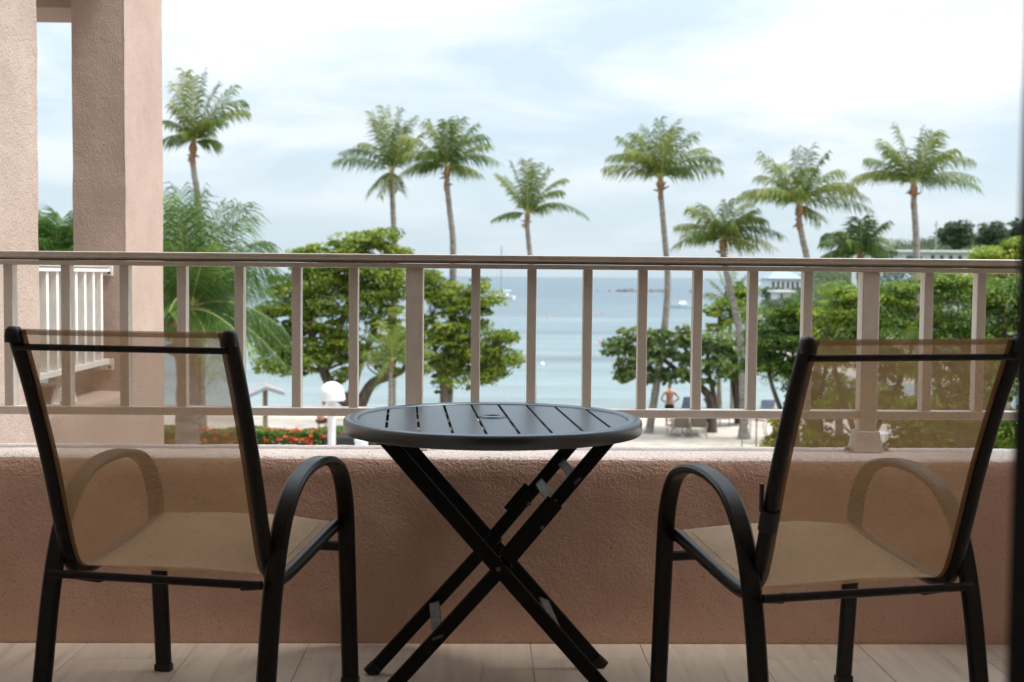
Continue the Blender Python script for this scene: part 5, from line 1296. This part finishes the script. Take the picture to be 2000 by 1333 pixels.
# bare-backed man, hands on hips, looking out to sea
q = gpt(1309, 50.5)
man = empty('person', (q.x, 50.5, q.z), R(4), 'shirtless person in black shorts, hands on hips, facing the water', 'person')
J = {'pelvis': ((0, 0, 0.95), (0.155, 0.11)), 'waist': ((0, 0, 1.10), (0.145, 0.10)), 'chest': ((0, -0.01, 1.32), (0.175, 0.115)), 'neck': ((0, 0.0, 1.50), (0.075, 0.07)), 'headb': ((0, 0.02, 1.58), 0.055)}
Bn = [('pelvis', 'waist'), ('waist', 'chest'), ('chest', 'neck'), ('neck', 'headb')]
for s, t_ in ((-1, 'l'), (1, 'r')):
    J['sh' + t_] = ((s * 0.19, -0.01, 1.425), 0.066); J['el' + t_] = ((s * 0.37, -0.09, 1.18), 0.043); J['wr' + t_] = ((s * 0.215, 0.03, 1.02), 0.031); J['ha' + t_] = ((s * 0.165, 0.085, 0.985), (0.042, 0.022))
    J['hi' + t_] = ((s * 0.095, 0, 0.88), 0.098); J['kn' + t_] = ((s * 0.11, 0.01, 0.49), 0.060); J['ca' + t_] = ((s * 0.115, -0.02, 0.34), 0.057); J['an' + t_] = ((s * 0.12, -0.02, 0.09), 0.036); J['to' + t_] = ((s * 0.135, 0.14, 0.035), (0.042, 0.026))
    Bn += [('chest', 'sh' + t_), ('sh' + t_, 'el' + t_), ('el' + t_, 'wr' + t_), ('wr' + t_, 'ha' + t_), ('pelvis', 'hi' + t_), ('hi' + t_, 'kn' + t_), ('kn' + t_, 'ca' + t_), ('ca' + t_, 'an' + t_), ('an' + t_, 'to' + t_)]
body = skinned('body', J, Bn, M['skin'], man)
hd = head_mesh((0, 0.035, 1.655), 0.100, M['skin'], man)
MB().lathe([(0.101 * 0.8 * math.sin(a_), 0.115 * math.cos(a_)) for a_ in np.linspace(0.01, 1.25, 7)], (0, 0.012, 1.66), 16).build('hair', M['hair'], man, smooth=True)
JS = {'p': ((0, 0, 0.99), (0.168, 0.125)), 'm': ((0, 0, 0.90), (0.165, 0.13)), 'l1': ((-0.10, 0, 0.82), 0.115), 'l2': ((-0.12, 0.005, 0.60), 0.098), 'r1': ((0.10, 0, 0.82), 0.115), 'r2': ((0.12, 0.005, 0.60), 0.098)}
skinned('shorts', JS, [('p', 'm'), ('m', 'l1'), ('l1', 'l2'), ('m', 'r1'), ('r1', 'r2')], M['shorts'], man)
# person crouching by the hedge, seen from behind
q = gpt(625, 49.4)
cr_p = empty('person', (q.x, 49.4, q.z), R(-20), 'person in a light grey shirt and black shorts crouching on the sand behind the hedge', 'person')
J = {'pelvis': ((0, -0.05, 0.36), (0.16, 0.13)), 'waist': ((0, 0.03, 0.50), (0.14, 0.11)), 'chest': ((0, 0.17, 0.72), (0.17, 0.12)), 'neck': ((0, 0.27, 0.88), 0.07), 'headb': ((0, 0.31, 0.94), 0.055)}
Bn = [('pelvis', 'waist'), ('waist', 'chest'), ('chest', 'neck'), ('neck', 'headb')]
for s, t_ in ((-1, 'l'), (1, 'r')):
    J['sh' + t_] = ((s * 0.18, 0.19, 0.80), 0.06); J['el' + t_] = ((s * 0.25, 0.33, 0.55), 0.042); J['wr' + t_] = ((s * 0.16, 0.50, 0.42), 0.03); J['ha' + t_] = ((s * 0.13, 0.57, 0.38), 0.03)
    J['hi' + t_] = ((s * 0.10, 0.0, 0.31), 0.095); J['kn' + t_] = ((s * 0.19, 0.40, 0.45), 0.058); J['an' + t_] = ((s * 0.15, 0.16, 0.09), 0.037); J['to' + t_] = ((s * 0.17, 0.34, 0.035), (0.042, 0.026))
    Bn += [('chest', 'sh' + t_), ('sh' + t_, 'el' + t_), ('el' + t_, 'wr' + t_), ('wr' + t_, 'ha' + t_), ('pelvis', 'hi' + t_), ('hi' + t_, 'kn' + t_), ('kn' + t_, 'an' + t_), ('an' + t_, 'to' + t_)]
skinned('body', J, Bn, M['skin'], cr_p)
head_mesh((0, 0.34, 1.02), 0.10, M['skin'], cr_p)
MB().lathe([(0.084 * math.sin(a_), 0.118 * math.cos(a_)) for a_ in np.linspace(0.01, 1.4, 7)], (0, 0.325, 1.025), 16).build('hair', M['hair'], cr_p, smooth=True)
skinned('shirt', {'w': ((0, 0.0, 0.46), (0.17, 0.135)), 'c': ((0, 0.17, 0.72), (0.19, 0.14)), 'n': ((0, 0.24, 0.83), (0.11, 0.09)), 'a': ((-0.19, 0.2, 0.79), 0.078), 'a2': ((-0.225, 0.27, 0.67), 0.07), 'b': ((0.19, 0.2, 0.79), 0.078), 'b2': ((0.225, 0.27, 0.67), 0.07)}, [('w', 'c'), ('c', 'n'), ('c', 'a'), ('a', 'a2'), ('c', 'b'), ('b', 'b2')], M['grey_shirt'], cr_p)
skinned('shorts', {'p': ((0, -0.05, 0.37), (0.175, 0.145)), 'm': ((0, -0.03, 0.31), (0.16, 0.13)), 'l1': ((-0.11, 0.05, 0.32), 0.108), 'l2': ((-0.155, 0.26, 0.40), 0.088), 'r1': ((0.11, 0.05, 0.32), 0.108), 'r2': ((0.155, 0.26, 0.40), 0.088)}, [('p', 'm'), ('m', 'l1'), ('l1', 'l2'), ('m', 'r1'), ('r1', 'r2')], M['shorts'], cr_p)
# two bathers standing deep in the water, head and shoulders showing
for (px, y, lab, hm) in ((971, 60.5, 'bather in the shallow water behind the table top, left one, fair hair', (0.32, 0.18, 0.09)), (989, 61.5, 'bather in the shallow water behind the table top, right one, dark hair', (0.05, 0.03, 0.02))):
    c_ = W(px, 782, y)
    bt = empty('person', (c_.x, y, SEA - 1.0), 0, lab, 'person')
    J = {'pelvis': ((0, 0, 0.45), (0.15, 0.11)), 'chest': ((0, 0, 0.95), (0.16, 0.11)), 'neck': ((0, 0, 1.13), 0.07), 'headb': ((0, 0.01, 1.2), 0.055)}
    Bn = [('pelvis', 'chest'), ('chest', 'neck'), ('neck', 'headb')]
    for s, t_ in ((-1, 'l'), (1, 'r')):
        J['sh' + t_] = ((s * 0.18, 0, 1.05), 0.06); J['el' + t_] = ((s * 0.27, 0.03, 0.80), 0.042); J['wr' + t_] = ((s * 0.25, 0.18, 0.66), 0.03)
        J['kn' + t_] = ((s * 0.1, 0.02, 0.0), 0.06)
        Bn += [('chest', 'sh' + t_), ('sh' + t_, 'el' + t_), ('el' + t_, 'wr' + t_), ('pelvis', 'kn' + t_)]
    skinned('body', J, Bn, M['skin'], bt, 1)
    head_mesh((0, 0.02, 1.28), 0.10, M['skin'], bt)
    hmx = mat_basic('bather_hair', hm, rough=0.8)
    MB().lathe([(0.088 * math.sin(a_), 0.12 * math.cos(a_)) for a_ in np.linspace(0.01, 1.5, 7)], (0, 0.0, 1.285), 14).build('hair', hmx, bt, smooth=True)
